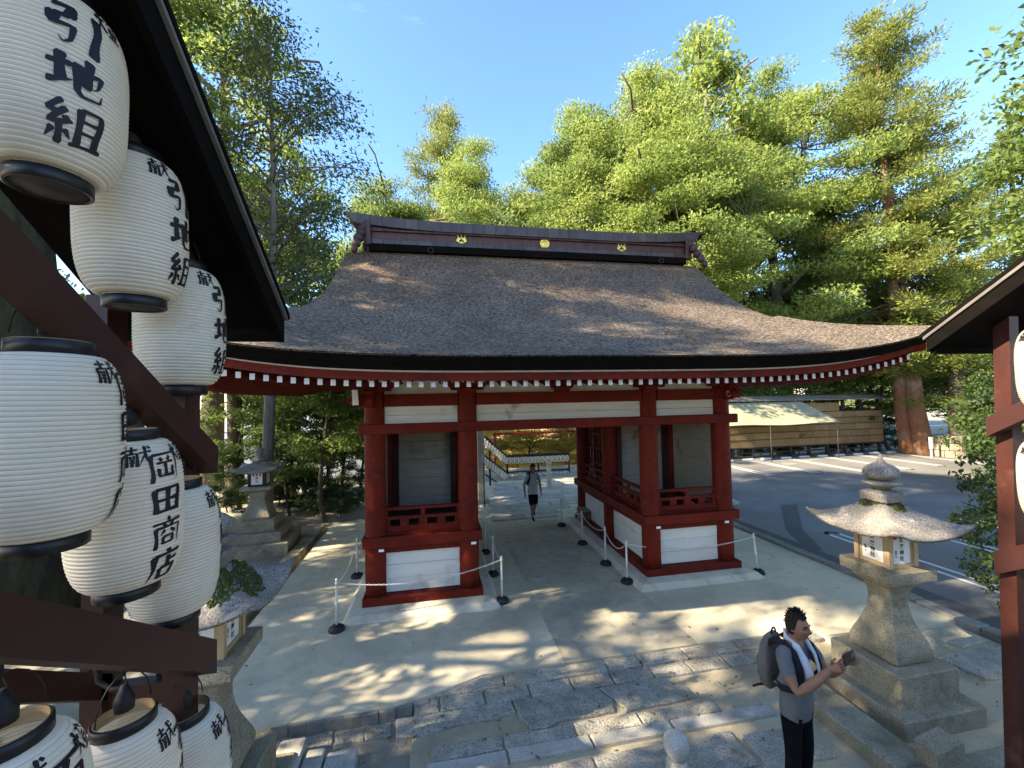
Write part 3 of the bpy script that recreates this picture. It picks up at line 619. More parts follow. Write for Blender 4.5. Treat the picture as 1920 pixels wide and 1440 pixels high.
# gilded crests
def crest_flower():
    b = MB(); n = 16
    for i in range(n):
        a = 2*math.pi*i/n; ca, sa = math.cos(a), math.sin(a); b.lathe([(.034, -.008), (.034, .004), (.018, .012)], 8, (ca*.095, sa*.095, 0), sm=True)
    b.lathe([(.09, -.008), (.09, .004), (.05, .008)], 18); b.lathe([(.035, 0), (.035, .014), (.018, .02)], 12); return b
def crest_paulownia():
    b = MB()
    for a, l in ((-90, .13), (-20, .13), (200, .13)):
        c_, s_ = math.cos(R(a)), math.sin(R(a)); pts = [(0, -.02), (.04, -.055), (.09, -.05), (l, -.0), (.09, .05), (.04, .055), (0, .02)]
        b.prism([(x*c_-y*s_, x*s_+y*c_) for x, y in pts], -.006, .008)
    for x, n in ((-.075, 3), (0, 4), (.075, 3)):
        for k in range(n): b.lathe([(.021-.003*k, -.006), (.021-.003*k, .008), (.01, .014)], 8, (x*(1+.12*k), .045+.034*k, 0))
    return b
rotM = Matrix(((1, 0, 0, 0), (0, 0, -1, 0), (0, 1, 0, 0), (0, 0, 0, 1)))
for x, fn in ((1.96, crest_paulownia), (3.98, crest_flower), (5.98, crest_paulownia)):
    c = fn(); c.v = [tuple(rotM @ Vector(p)) for p in c.v]; c.build('crest', GOLD, gate, (x, RYC-.222, 7.615+RDZ))
for x in (1.25, 6.9):
    MB().tube([(x+.06*math.cos(a), RYC-.50, 7.22+RDZ+.06*math.sin(a)) for a in np.linspace(0, 6.28, 17)], .012, 6).build('iron_ring', WIRE, gate)
# offering box on the right-hand plinth
ob = empty('offering_box', (5.52, 3.80, .10), 0, 'small wooden offering box standing on the plinth inside the passage', 'offering box')
b = MB(); b.box((-.16, -.30, 0), (.16, .30, .40), bev=.01); b.build('body', mat('worn red box', (.12, .045, .03), (.2, .09, .06), rough=.7, scale=6), ob)
for k in range(6): MB().box((-.14, -.27+k*.1, .402), (.14, -.21+k*.1, .43)).build('slat', WOODG, ob)
MB().box((-.172, -.22, .08), (-.162, .22, .32)).build('front_plate', WOODG, ob)
# ================================================================ lantern racks along the stairs
SL = .665                                                              # fall of the stair rails
def sloped(x0, x1, ya, za, yb, zb, h, b=None):
    """plank between (ya,za) and (yb,zb), top edge given, height h measured vertically, plumb cut ends"""
    b = b or MB(); V = []
    for y, z in ((ya, za), (yb, zb)): V += [(x0, y, z-h), (x1, y, z-h), (x1, y, z), (x0, y, z)]
    return b.add(V, [(3, 2, 1, 0), (4, 5, 6, 7), (0, 1, 5, 4), (1, 2, 6, 5), (2, 3, 7, 6), (3, 0, 4, 7)])
def rack(xc, s, label, mat_p, lean=0, yR=-5.16, zR=4.145, th=.13):
    """xc: rail plane, s: +1 when the stairs are on the +X side"""
    o = empty('lantern_rack', (0, 0, 0), 0, label, 'lantern rack', 'roofed racks beside the stairs')
    yE = -5.60; yT = -9.6
    f = lambda z0, y: z0+SL*(yE-y)
    x0, x1 = sorted((xc-s*.05, xc+s*.03))
    for z0, h in ((3.54, .12), (2.665, .15)):
        sloped(x0, x1, yE+.03, f(z0, yE+.03), yT, f(z0, yT), h).build('rail', MAROON, o)
        xb0, xb1 = sorted((xc-s*.36, xc-s*.42)); sloped(xb0, xb1, yE+.0, f(z0-.10, yE), yT, f(z0-.10, yT), .11).build('back_rail', MAROON, o)
    sloped(xc-s*.10-.04, xc-s*.10+.04, yE+.12, f(4.40, yE+.12), yT, f(4.40, yT), .11).build('top_rail', MAROON, o)
    for yp in (-5.60, -7.4, -9.2):
        for dx_, mm in ((-s*.10, mat_p), (-s*.40, mat_p)):
            zb = float(gh(xc, yp))-.1; px = xc+dx_; b = MB(); lx = lean
            zt = f(4.2, yp); V = []
            for z in (zb, zt):
                k = lx*(3.2-z); wd = .040; dw = .06 if s > 0 else .042; V += [(px-wd+k, yp-dw, z), (px+wd+k, yp-dw, z), (px+wd+k, yp+dw, z), (px-wd+k, yp+dw, z)]
            b.add(V, [(3, 2, 1, 0), (4, 5, 6, 7), (0, 1, 5, 4), (1, 2, 6, 5), (2, 3, 7, 6), (3, 0, 4, 7)]); b.build('post', mat_p, o)
        for z0 in (3.33, 2.43): MB().box((min(xc-s*.36, xc-s*.08), yp-.03, f(z0, yp)), (max(xc-s*.36, xc-s*.08), yp+.03, f(z0, yp)+.09)).build('cross_tie', MAROON, o)
    # little roof: fascia board, soffit, drip edge
    zf = lambda y: zR+.69*(yR-y)
    xi, xo = xc+s*.15, xc-s*.62
    xa, xb = sorted((xi, xo)); sloped(xa, xb, yR-.02, zf(yR-.02)+.02, yT, zf(yT)+.02, .05).build('roof_board', BLACKW, o)
    xa, xb = sorted((xi, xi+s*.03)); sloped(xa, xb, yR, zf(yR)+.05, yT, zf(yT)+.05, th).build('fascia', BLACKW, o)
    xa, xb = sorted((xi-s*.01, xi+s*.045)); sloped(xa, xb, yR+.01, zf(yR+.01)+.075, yT, zf(yT)+.075, .022).build('drip_edge', GREYT, o)
    xa, xb = sorted((xi+s*.05, xo)); sloped(xa, xb, yR+.03, zf(yR+.03)+.105, yT, zf(yT)+.105, .028).build('roof_covering', BLACKW, o)
    MB().box((min(xi, xo), yR-.03, zf(yR)-th*.6), (max(xi, xo), yR, zf(yR)-.01)).build('end_board', BLACKW, o)
    return o
rack(.27, 1, 'dark maroon roofed lantern rack beside the stairs, beside the mossy stone lantern', MAROON)
rack(4.93, -1, 'worn red roofed lantern rack beside the stairs, beside the leafy shrubs', MAROONL, -.045, -5.36, 4.03, .09)
# ------------------------------------------------ paper lanterns
LH, LR, LE = .50, .157, .088
def lrad(t): return LE+(LR-LE)*max(0, 1-abs(2*t-1)**3.2)**(1/2.0)
def lantern_body():
    b = MB(); prof_ = []; nr = 38; n = 44; mi_ = []
    for i in range(nr):
        for k, (f, a_) in enumerate(((0, 0), (.16, .0006), (.38, .0030), (.58, .0036), (.80, .0028))):
            t = (i+f)/nr; prof_.append((lrad(t)+a_, LH*t)); mi_.append(1 if k == 0 else 0)
    prof_.append((lrad(1), LH)); b.lathe(prof_, n, cap=False)
    b.m = [mi_[k//n] for k in range(len(b.f))]; return b
PAPER = mat('lantern paper', (.89, .82, .67), (.83, .76, .61), rough=.75, scale=2.2, dirt=(.60, .55, .45), dscale=4, dlo=.60, dhi=.80, stain=(.66, .59, .46), sscale=1.2, slo=.52, shi=.7, trans=.38)
PAPERR = mat('paper over rib wire', (.58, .53, .42), (.52, .47, .37), rough=.8, scale=3, trans=.2)
LBODY = lantern_body().mesh('lantern_body', [PAPER, PAPERR])
ringp = [(.088, 0), (.091, .002), (.091, .036), (.088, .038), (.083, .038), (.083, 0), (.088, 0)]
LRIM = MB().lathe(ringp, 32, cap=False).mesh('lantern_rim', BLACKL)
LIN = MB().lathe([(.0825, .0), (.0825, .042)], 32, cap=False).mesh('rim_lining', RIMIN)
LBOT = MB().lathe([(.0835, 0), (.0835, .006)], 24).mesh('bottom_disc', WOODD)
def bail_mesh():
    b = MB(); b.tube([(.09*math.cos(a), 0, .05+.13*math.sin(a)) for a in np.linspace(0, math.pi, 11)], .0025, 5)
    b.tube([(0, 0, .17), (0, 0, .215), (.012, 0, .225), (.02, 0, .215)], .005, 6); b.tube([(.0, .0, .06), (.02, .01, .12), (.0, 0, .18)], .002, 5); return b
LBAIL = bail_mesh().mesh('bail', WIRE)
def sock_mesh():
    b = MB(); b.lathe([(.012, .07), (.028, .075), (.03, .11), (.018, .14), (.010, .16)], 12)
    b.tube([(0, 0, .15), (-.05, .02, .14), (-.10, .03, .17), (-.12, .04, .26)], .009, 7); return b
LSOCK = sock_mesh().mesh('lamp_socket', RUBBER)
# brush strokes of the lantern characters: polylines in a unit box, '~' ends in a taper
BRUSH = {
 '引': 'A-.42,.36 -.12,.40 -.16,.16|-.38,.14 -.16,.17|-.38,.15 -.42,-.06 -.10,-.02 -.14,-.34 -.24,-.42 -.32,-.32~|.26,.46 .28,.1 .24,-.48',
 '地': 'A-.46,.14 -.12,.20|-.29,.38 -.28,-.18|-.48,-.26 -.10,-.12~|-.08,.02 .34,.20 .32,-.08 .24,-.14~|.14,.42 .13,-.18|-.02,.26 -.02,-.28 .06,-.38 .38,-.36 .42,-.18~',
 '組': 'B-.24,.44 -.40,.20 -.24,.16|-.16,.28 -.40,-.04 -.12,.02|-.18,.12 -.10,-.0|-.26,.0 -.26,-.42|-.36,-.14 -.46,-.34~|-.18,-.14 -.08,-.30~|.04,.36 .04,-.36|.04,.36 .36,.38 .35,-.36|.06,.14 .34,.14|.06,-.10 .34,-.10|-.08,-.38 .48,-.36',
 '岡': 'B-.40,.40 -.40,-.44|-.40,.40 .40,.42 .40,-.38 .28,-.44~|-.16,.30 -.10,.20|.16,.32 .08,.20|-.26,.14 .26,.15|0,.12 0,-.26|-.22,-.02 -.22,-.26 .24,-.26|.24,.0 .24,-.30',
 '田': 'A-.38,.34 -.36,-.38|-.38,.34 .38,.36 .36,-.38|-.36,.0 .36,.02|0,.34 0,-.34|-.36,-.34 .36,-.32',
 '商': 'B0,.48 .02,.36|-.44,.30 .44,.33|-.14,.28 -.08,.18|.16,.30 .08,.18|-.36,.16 -.36,-.46|-.36,.16 .38,.18 .38,-.38 .28,-.46~|-.10,.08 -.24,-.06~|.08,.08 .24,-.04|-.16,-.12 -.16,-.34|-.16,-.12 .18,-.12 .16,-.32|-.16,-.32 .16,-.31',
 '店': 'A.02,.48 .06,.38|-.34,.32 .44,.35|-.32,.32 -.34,-.05 -.48,-.46~|.06,.26 .06,-.08|.06,.12 .36,.14|-.16,-.08 -.14,-.40|-.16,-.08 .32,-.06 .28,-.40|-.14,-.38 .28,-.37',
 '献': 'B-.46,.30 -.04,.32|-.25,.46 -.25,.16|-.42,.14 -.42,-.40|-.42,.14 -.06,.15 -.06,-.42|-.32,.06 -.28,-.04|-.16,.06 -.20,-.04|-.34,-.10 -.14,-.10|-.34,-.22 -.14,-.22|-.24,-.06 -.24,-.40|.0,.16 .46,.20|.24,.44 .22,.1 .0,-.42~|.22,.10 .32,-.2 .48,-.40~|.36,.42 .44,.32',
 '燈': 'B-.36,.24 -.42,.08|-.14,.26 -.20,.12|-.28,.42 -.28,.0 -.46,-.40~|-.28,-.02 -.12,-.30|.0,.36 .16,.36 -.04,.10~|.22,.44 .46,.12~|.42,.36 .32,.26|.06,.10 .34,.10|.04,0 .04,-.16|.04,0 .36,0 .35,-.16|.04,-.16 .36,-.16|.10,-.20 .14,-.32|.30,-.20 .26,-.32|-.06,-.38 .46,-.36',
 '石': 'A-.42,.34 .42,.37|.0,.34 -.10,.06 -.44,-.26~|-.14,.0 -.12,-.44|-.14,.0 .34,.02 .30,-.44|-.12,-.40 .30,-.39',
 '井': 'A-.38,.16 .38,.20|-.44,-.12 .44,-.09|-.14,.42 -.16,-.1 -.34,-.46~|.16,.44 .16,-.46',
 '工': 'A-.32,.32 .32,.34|0,.32 0,-.30|-.44,-.34 .44,-.31'}
def brush_glyph(spec_):
    b = MB(); w0 = .165 if spec_[0] == 'A' else .118
    for st in spec_[1:].split('|'):
        tap = st.endswith('~'); P = [Vector(tuple(map(float, q.split(',')))).to_3d() for q in st.rstrip('~').split()]
        # rounded resampling
        L_ = [0]
        for p, q in zip(P[:-1], P[1:]): L_.append(L_[-1]+(q-p).length)
        n = max(6, int(L_[-1]/.035)); pts = []
        for k in range(n+1):
            s_ = L_[-1]*k/n; i = max(j for j in range(len(P)) if L_[j] <= s_+1e-9); i = min(i, len(P)-2); pts.append(P[i].lerp(P[i+1], (s_-L_[i])/(L_[i+1]-L_[i])))
        for _ in range(1): pts = [pts[0]]+[(pts[i-1]+pts[i]*2+pts[i+1])/4 for i in range(1, n)]+[pts[-1]]
        V = []
        for k, p in enumerate(pts):
            t = (pts[min(k+1, n)]-pts[max(k-1, 0)]).normalized(); nn_ = Vector((-t.y, t.x, 0)); u = k/n
            w_ = w0*(.66+.42*abs(t.y))*(1.12-.30*math.sin(math.pi*min(1, u*1.15)))
            if k == 0: w_ *= .55
            if tap: w_ *= max(.10, 1-.95*u**1.6)*1.15
            elif k == n: w_ *= .6
            a = .18*w_; V += [p-nn_*w_/2+t*a*(-1 if k == 0 else 0), p+nn_*w_/2+t*a*(1 if k == n else 0)]
        b.add(V, [(2*k, 2*k+1, 2*k+3, 2*k+2) for k in range(n)])
    return [tuple(v) for v in b.v], b.f
TXT = {}
def glyph(ch):
    if ch in TXT: return TXT[ch]
    if ch in BRUSH:
        TXT[ch] = brush_glyph(BRUSH[ch]); return TXT[ch]
    cu = bpy.data.curves.new('glyph', 'FONT'); cu.body = ch; cu.size = 1; cu.resolution_u = 3; cu.offset = .022; cu.align_x = 'CENTER'
    ob_ = bpy.data.objects.new('glyph', cu); COL.objects.link(ob_); bpy.context.view_layer.update()
    me = bpy.data.meshes.new_from_object(ob_.evaluated_get(bpy.context.evaluated_depsgraph_get()))
    bm = bmesh.new(); bm.from_mesh(me); bpy.data.meshes.remove(me); bpy.data.objects.remove(ob_); bpy.data.curves.remove(cu)
    if bm.verts:
        xs_ = [v.co.x for v in bm.verts]; ys_ = [v.co.y for v in bm.verts]; cx, cy = (min(xs_)+max(xs_))/2, (min(ys_)+max(ys_))/2
        for v in bm.verts: v.co.x -= cx; v.co.y -= cy; v.co.z = 0
        for k in np.arange(-.6, .61, .1):
            bmesh.ops.bisect_plane(bm, geom=bm.verts[:]+bm.edges[:]+bm.faces[:], plane_co=(k, 0, 0), plane_no=(1, 0, 0))
            bmesh.ops.bisect_plane(bm, geom=bm.verts[:]+bm.edges[:]+bm.faces[:], plane_co=(0, k, 0), plane_no=(0, 1, 0))
    bm.verts.index_update(); TXT[ch] = ([tuple(v.co) for v in bm.verts], [tuple(v.index for v in f.verts) for f in bm.faces]); bm.free()
    return TXT[ch]
def lantern_text(items):
    """items: (char, angle, z, size)"""
    b = MB()
    for ch, th, z, sz in items:
        vs_, fs_ = glyph(ch); rc = lrad(z/LH); V = []
        for x, y, _ in vs_:
            # brush feel: slight slant and swelling of the strokes
            x2 = x*(1+.06*math.sin(7*y))+.04*y; y2 = y*1.04+.05*x
            zz = min(max(z+y2*sz, .004), LH-.004); r_ = lrad(zz/LH)+.0048; a = th+x2*sz/rc; V.append((r_*math.cos(a), r_*math.sin(a), zz))
        b.add(V, fs_)
    return b
GRP = 'paper lanterns hung on the racks'
def lantern(loc, face, text, label, sock=False, tilt=(0, 0), top=True):
    """loc: centre of the body, face: direction (radians) of the written side"""
    o = empty('paper_lantern', (loc[0], loc[1], loc[2]-LH/2-.04), 0, label, 'lantern', GRP); o.rotation_euler = (tilt[0], tilt[1], 0)
    link('paper_body', LBODY, o, (0, 0, .04)); link('rim', LRIM, o, (0, 0, 0)); link('rim', LRIM, o, (0, 0, LH+.04)); link('rim_lining', LIN, o, (0, 0, LH+.038)); link('bottom_disc', LBOT, o, (0, 0, .004))
    link('bail', LBAIL, o, (0, 0, LH+.04), (0, 0, 1.2)); 
    if sock: link('lamp_socket', LSOCK, o, (0, 0, LH+.02))
    items = []; n = len(text); sz = .128 if n <= 3 else .106
    for i, ch in enumerate(text):
        z = LH*.5+((n-1)/2-i)*sz*1.06-.012; items.append((ch, face, z, sz))
    items += [('燈', face+.50, LH*.90, .072), ('献', face-.50, LH*.90, .072)]
    # the far side carries the same writing
    for it in (items, [(c, f+math.pi, z, s_) for c, f, z, s_ in items]): lantern_text(it).build('writing', INK, o, (0, 0, .04))
    return o
XL = .22
def at_x(px, py, xx):
    d = fw+rr*((px-960)/779.45)-uu*((py-720)/779.45); t = (xx-CAM.x)/d.x; return CAM+d*t
spec = [((97, 172), '引地組', -.62, 'white paper lantern reading 引地組, uppermost on the maroon rack, its writing turned outward', 0),
        ((256, 432), '引地組', .02, 'white paper lantern reading 引地組 in the middle of the top row under the maroon rack roof', 0),
        ((342, 615), '引地組', .06, 'white paper lantern reading 引地組 at the lower end of the top row, by the gate roof', 0),
        ((88, 832), '岡田商店', .48, 'large white paper lantern, writing turned away, heading the middle row of the maroon rack', 0),
        ((241, 958), '岡田商店', -.30, 'white paper lantern reading 岡田商店 in bold brush characters on the maroon rack', 0),
        ((326, 1030), '岡田商店', .50, 'white paper lantern with its writing turned away, tucked behind the 岡田商店 lantern', 0)]
for (px, py), tx, fa, lb, sk in spec:
    p = at_x(px, py, XL); lantern(p, fa, tx, lb, True, (random.uniform(-.02, .02), random.uniform(-.02, .02)))
for (px, py), tx, fa, lb in (((28, 1348), '石井工業', -.10, 'white paper lantern with 献 on its shoulder, uppermost of the bottom row on the maroon rack'),
                             ((238, 1335), '石井工業', .42, 'white paper lantern with a torn patch, middle of the bottom row on the maroon rack'),
                             ((362, 1312), '石井工業', .40, 'white paper lantern at the lower end of the bottom row on the maroon rack')):
    p = at_x(px, py, XL); lantern((p.x, p.y, p.z-LH/2-.06), fa, tx, lb, True, (random.uniform(-.05, .05), -.04))
for (px, py), tx, fa, lb in (((1980, 690), '引地組', math.pi+.12, 'white paper lantern reading 引地組 on the worn red rack'), ((1984, 905), '石井工業', math.pi+.10, 'white paper lantern reading 石井工業 on the worn red rack')):
    p = at_x(px, py, 4.96); lantern(p, fa, tx, lb, True)
# ================================================================ stone lanterns
def toro(loc, label, moss=1, text='天満神社', grp='stone lanterns by the gate'):
    o = empty('stone_lantern', loc, 0, label, 'stone lantern', grp)
    b = MB(); b.sqlathe([(.76, -.4), (.76, -.12), (.75, -.105)], ch=.03); b.build('base_step', STONE, o)
    b = MB(); b.sqlathe([(.565, -.2), (.565, .13), (.55, .147)], ch=.015); b.build('base_step', STONE, o)
    b = MB(); b.sqlathe([(.42, .148), (.42, .485), (.405, .50)], ch=.012); b.build('base_step', STONE, o)
    pr = [(.235, .50), (.27, .52), (.285, .57), (.285, .62), (.262, .70), (.222, .80), (.185, .90), (.158, 1.0), (.143, 1.10), (.140, 1.18), (.150, 1.26), (.175, 1.33), (.19, 1.36)]
    b = MB(); b.sqlathe(pr, ch=.02); b.build('shaft', STONE, o)
    b = MB(); b.sqlathe([(.20, 1.361), (.245, 1.40), (.245, 1.464), (.325, 1.466), (.33, 1.585), (.318, 1.595)], ch=.012); b.build('platform', STONE, o)
    # timber fire box with paper sides
    fb = empty('fire_box', (0, 0, 0), parent=o); h = .185
    for sx in (-1, 1):
        for sy in (-1, 1): MB().box((sx*h-.028, sy*h-.028, 1.597), (sx*h+.028, sy*h+.028, 2.03)).build('corner_post', WOODN, fb)
    for a in range(4):
        Mz = Matrix.Rotation(a*math.pi/2, 4, 'Z')
        for z0, z1 in ((1.597, 1.64), (1.97, 2.02)): MB().box((-h+.03, -h-.014, z0), (h-.03, -h+.014, z1), M=Mz).build('frame_bar', WOODN, fb)
        for x in (-h+.045, h-.045): MB().box((x-.013, -h-.010, 1.64), (x+.013, -h+.010, 1.97), M=Mz).build('frame_bar', WOODN, fb)
        MB().box((-h+.05, -h-.003, 1.642), (h-.05, -h+.003, 1.968), M=Mz).build('paper_pane', PAPERW, fb)
        t = MB()
        for i, ch in enumerate(text):
            vs_, fs_ = glyph(ch); t.add([(x*.062+.0, -h-.0055, 1.925-i*.07+y*.062-.01) for x, y, _ in vs_], fs_, 0, False, Mz)
        t.build('writing', INK, fb); t = MB()
        for i, ch in enumerate('御神燈'):
            vs_, fs_ = glyph(ch); t.add([(x*.028-.085, -h-.0055, 1.80-i*.036+y*.028) for x, y, _ in vs_], fs_, 0, False, Mz)
        t.build('small_writing', INK, fb)
        for x in (-.09, 0, .09): MB().box((x-.028, -h-.006, 1.935), (x+.028, -h-.0055, 1.962), 0, Mz).build('red_stamp', INKR, fb)
    # sweeping roof
    b = MB(); n = 10; RH = .56
    def rz(u, v):
        d = max(abs(u), abs(v)); c_ = (abs(u)*abs(v))**1.0
        return 2.44-.30*d**.85-.09*d+.13*(abs(u*v))**2.6
    V = []; F = []; m_ = 2*n+1
    for lay in (0, 1):
        for j in range(m_):
            for i in range(m_):
                u = -1+i/n; v = -1+j/n; d = max(abs(u), abs(v)); z = rz(u, v)
                if lay: z = min(z-.035, 2.03+.115*abs(u*v)**2.2+.015*d)
                V.append((u*RH, v*RH, z))
    for lay in (0, 1):
        for j in range(m_-1):
            for i in range(m_-1):
                q = [lay*m_*m_+j*m_+i, lay*m_*m_+j*m_+i+1, lay*m_*m_+(j+1)*m_+i+1, lay*m_*m_+(j+1)*m_+i]; F.append(tuple(q if lay == 0 else q[::-1]))
    for i in range(m_-1):
        for a_, b_ in ((i, i+1), ((m_-1)*m_+i+1, (m_-1)*m_+i), ((i+1)*m_, i*m_), (i*m_+m_-1, (i+1)*m_+m_-1)): F.append((b_, a_, a_+m_*m_, b_+m_*m_))
    b.add(V, F, 0, True); b.build('roof', STONER, o)
    fn = empty('finial', (0, 0, 0), parent=o)
    MB().sqlathe([(.16, 2.36), (.17, 2.44), (.15, 2.47), (.10, 2.485)], ch=.02).build('neck', STONER, fn)
    MB().lathe([(.075, 2.48), (.085, 2.51), (.13, 2.53), (.195, 2.565), (.205, 2.585), (.12, 2.60), (.08, 2.61)], 20).build('dish', STONER, fn)
    MB().lathe([(.08, 2.605), (.14, 2.63), (.178, 2.67), (.185, 2.71), (.17, 2.75), (.125, 2.79), (.06, 2.82), (.03, 2.86), (.008, 2.935)], 24).build('jewel', STONER, fn)
    if moss:
        mo = MB()
        for k in range(900):
            a = random.uniform(0, 6.28)
            if moss == 2: u = random.uniform(-.05, .85); v = random.uniform(-.75, .35); ok = abs(u-.42)+abs(v+.2) < .62 and math.sin(7*u+3)*math.cos(6*v) > -.75
            else:
                rr_ = random.uniform(.12, .42); u = rr_*math.cos(a); v = rr_*math.sin(a); ok = rr_ < .33+.09*math.sin(3*a)
            if not ok: continue
            z = rz(u, v); s_ = random.uniform(.012, .03)
            p = (u*RH, v*RH, z); t = random.uniform(0, 6.28)
            mo.add([(p[0]+s_*math.cos(t), p[1]+s_*math.sin(t), z-.004), (p[0]+s_*math.cos(t+2.1), p[1]+s_*math.sin(t+2.1), z-.004), (p[0]+s_*math.cos(t+4.2), p[1]+s_*math.sin(t+4.2), z-.004), (p[0]+random.uniform(-.01, .01), p[1]+random.uniform(-.01, .01), z+s_*.9)], [(0, 1, 3), (1, 2, 3), (2, 0, 3)])
        tag(mo.build('moss', MOSS, o), kind='stuff')
    return o
toro((6.79, -3.40, 0), 'old stone lantern with moss round its finial, beside the man with the backpack', 1)
toro((-.76, -3.40, -.10), 'stone lantern with a large moss patch on its roof, behind the maroon rack', 2)
def toro_small(loc):
    o = empty('stone_lantern', loc, R(6), 'weathered stone lantern on tall steps among the trees', 'stone lantern', 'stone lanterns by the gate')
    for h, z0, z1 in ((.86, -.15, .27), (.66, .27, .50), (.47, .50, .78)):
        MB().sqlathe([(h, z0), (h, z1-.015), (h-.015, z1)], ch=.01).build('base_step', STONE, o)
    MB().sqlathe([(.33, .78), (.34, .82), (.30, .92), (.24, 1.05), (.19, 1.18), (.175, 1.30), (.20, 1.42), (.25, 1.47)], ch=.02).build('shaft', STONE, o)
    MB().sqlathe([(.25, 1.47), (.36, 1.52), (.36, 1.60)], ch=.01).build('platform', STONE, o)
    fb = empty('fire_box', (0, 0, 0), parent=o)
    MB().sqlathe([(.21, 1.60), (.21, 1.97)], ch=.005).build('fire_box_core', MAROONL, fb)
    for a in range(4):
        Mz = Matrix.Rotation(a*math.pi/2, 4, 'Z'); MB().box((-.13, -.216, 1.65), (.13, -.2105, 1.93), M=Mz).build('paper_pane', PAPERW, fb)
        t = MB()
        for x in (-.08, 0, .08): t.box((x-.022, -.219, 1.87), (x+.022, -.2165, 1.92), 1, Mz)
        for i, ch in enumerate('神燈'):
            vs_, fs_ = glyph(ch); t.add([(x*.07, -.218, 1.81-i*.08+y*.07) for x, y, _ in vs_], fs_, 0, False, Mz)
        t.build('writing', [INK, INKR], fb)
    b = MB(); V = []; F = []; n = 8; m_ = 2*n+1; RH = .54
    for lay in (0, 1):
        for j in range(m_):
            for i in range(m_):
                u = -1+i/n; v = -1+j/n; d = max(abs(u), abs(v)); z = 2.30-.26*d**.8+.12*abs(u*v)**2.2
                if lay: z = min(z-.04, 1.97+.10*abs(u*v)**2)
                V.append((u*RH, v*RH, z))
    for lay in (0, 1):
        for j in range(m_-1):
            for i in range(m_-1):
                q = [lay*m_*m_+j*m_+i, lay*m_*m_+j*m_+i+1, lay*m_*m_+(j+1)*m_+i+1, lay*m_*m_+(j+1)*m_+i]; F.append(tuple(q if lay == 0 else q[::-1]))
    for i in range(m_-1):
        for a_, b_ in ((i, i+1), ((m_-1)*m_+i+1, (m_-1)*m_+i), ((i+1)*m_, i*m_), (i*m_+m_-1, (i+1)*m_+m_-1)): F.append((b_, a_, a_+m_*m_, b_+m_*m_))
    b.add(V, F, 0, True); b.build('roof', STONER, o)
    MB().lathe([(.17, 2.22), (.14, 2.32), (.07, 2.36), (.13, 2.42), (.07, 2.45), (.12, 2.49), (.12, 2.54), (.04, 2.60), (.01, 2.65)], 18).build('finial', STONER, o)
toro_small((-3.32, 4.45, -.03))
o = empty('stone_border', (0, 0, 0), 0, 'long stone border running along the forecourt edge beside the trees', 'stone border')
for i in range(7):
    y0 = .2+i*.82; MB().box((-2.32+random.uniform(-.01, .01), y0, -.2), (-2.02, y0+.80, .03+random.uniform(-.01, .01)), bev=.02).build('border_stone', STONE, o)
# stone side wall and newel beside the man
o = empty('stone_ledge', (0, 0, 0), 0, 'low stone ledge wall between the man and the stone lantern', 'stone wall')
MB().box((5.60, -4.33, -.25), (6.02, -3.05, .10), bev=.02).build('wall_block', STONE, o); MB().box((5.62, -4.9, -.25), (6.0, -4.335, .10), bev=.02).build('wall_block', STONE, o)
MB().box((6.02, -4.9, -.25), (7.75, -4.22, -.02), bev=.02).build('wall_block', STONE, o)
o = empty('stone_newel', (6.06, -4.37, -.02), 0, 'short square stone post with sloping top beside the ledge wall', 'stone post')
b = MB(); V = [(-.15, -.11, 0), (.16, -.11, 0), (.16, .10, 0), (-.15, .10, 0), (-.15, -.11, .30), (.16, -.11, .36), (.16, .10, .36), (-.15, .10, .30)]
b.add(V, [(3, 2, 1, 0), (4, 5, 6, 7), (0, 1, 5, 4), (1, 2, 6, 5), (2, 3, 7, 6), (3, 0, 4, 7)]); b.build('shaft', STONE, o)
o = empty('stone_bollard', (3.50, -4.0, -.06), 0, 'short round-headed stone post on the pavement', 'stone post')
MB().sqlathe([(.085, -.1), (.08, .30), (.07, .34)], ch=.025).build('shaft', GRANP, o)
MB().lathe([(.06, .335), (.085, .37), (.11, .42), (.118, .47), (.11, .52), (.08, .555), (.04, .57), (.0, .572)], 20, cap=False).build('head', GRANP, o)
# sloping stone blocks at the foot of the left lantern
o = empty('stair_balustrade', (0, 0, 0), 0, 'pale granite blocks stepping down beside the lower paper lanterns', 'balustrade')
for x0, x1, y0, y1, z in ((-.42, -.14, -3.3, -2.62, .02), (-.12, .08, -3.5, -2.76, -.02), (.10, .42, -3.6, -2.80, -.05)):
    MB().box((x0, y0, -.2), (x1, y1, z), bev=.015).build('block', GRANP, o)
# garden rocks on the left
def rockmesh(seed, s):
    r_ = np.random.default_rng(seed); bm = bmesh.new(); bmesh.ops.create_icosphere(bm, subdivisions=3, radius=1); k = r_.normal(0, 1, (6, 3)); ph = r_.uniform(0, 6, 6)
    for v in bm.verts:
        d = sum(.10*math.sin(2.2*float(np.dot(k[i], v.co))+ph[i]) for i in range(6)); v.co *= (1+d)
        v.co.x *= s[0]; v.co.y *= s[1]; v.co.z = max(v.co.z, -.35)*s[2]
    me = bpy.data.meshes.new('rock'); bm.to_mesh(me); bm.free(); me.materials.append(ROCK); return me
for i, (x, y, s) in enumerate(((-7.1, 1.7, (.55, .32, .30)), (-6.55, 2.0, (.40, .28, .34)), (-6.35, 2.45, (.42, .3, .30)), (-6.05, 2.95, (.5, .34, .40)))):
    o = link('garden_rock', rockmesh(i, s), None, (x, y, -.02)); tag(o, 'dark angular rock in the row bordering the sandy ground behind the rack', 'rock', 'rocks in the border row')
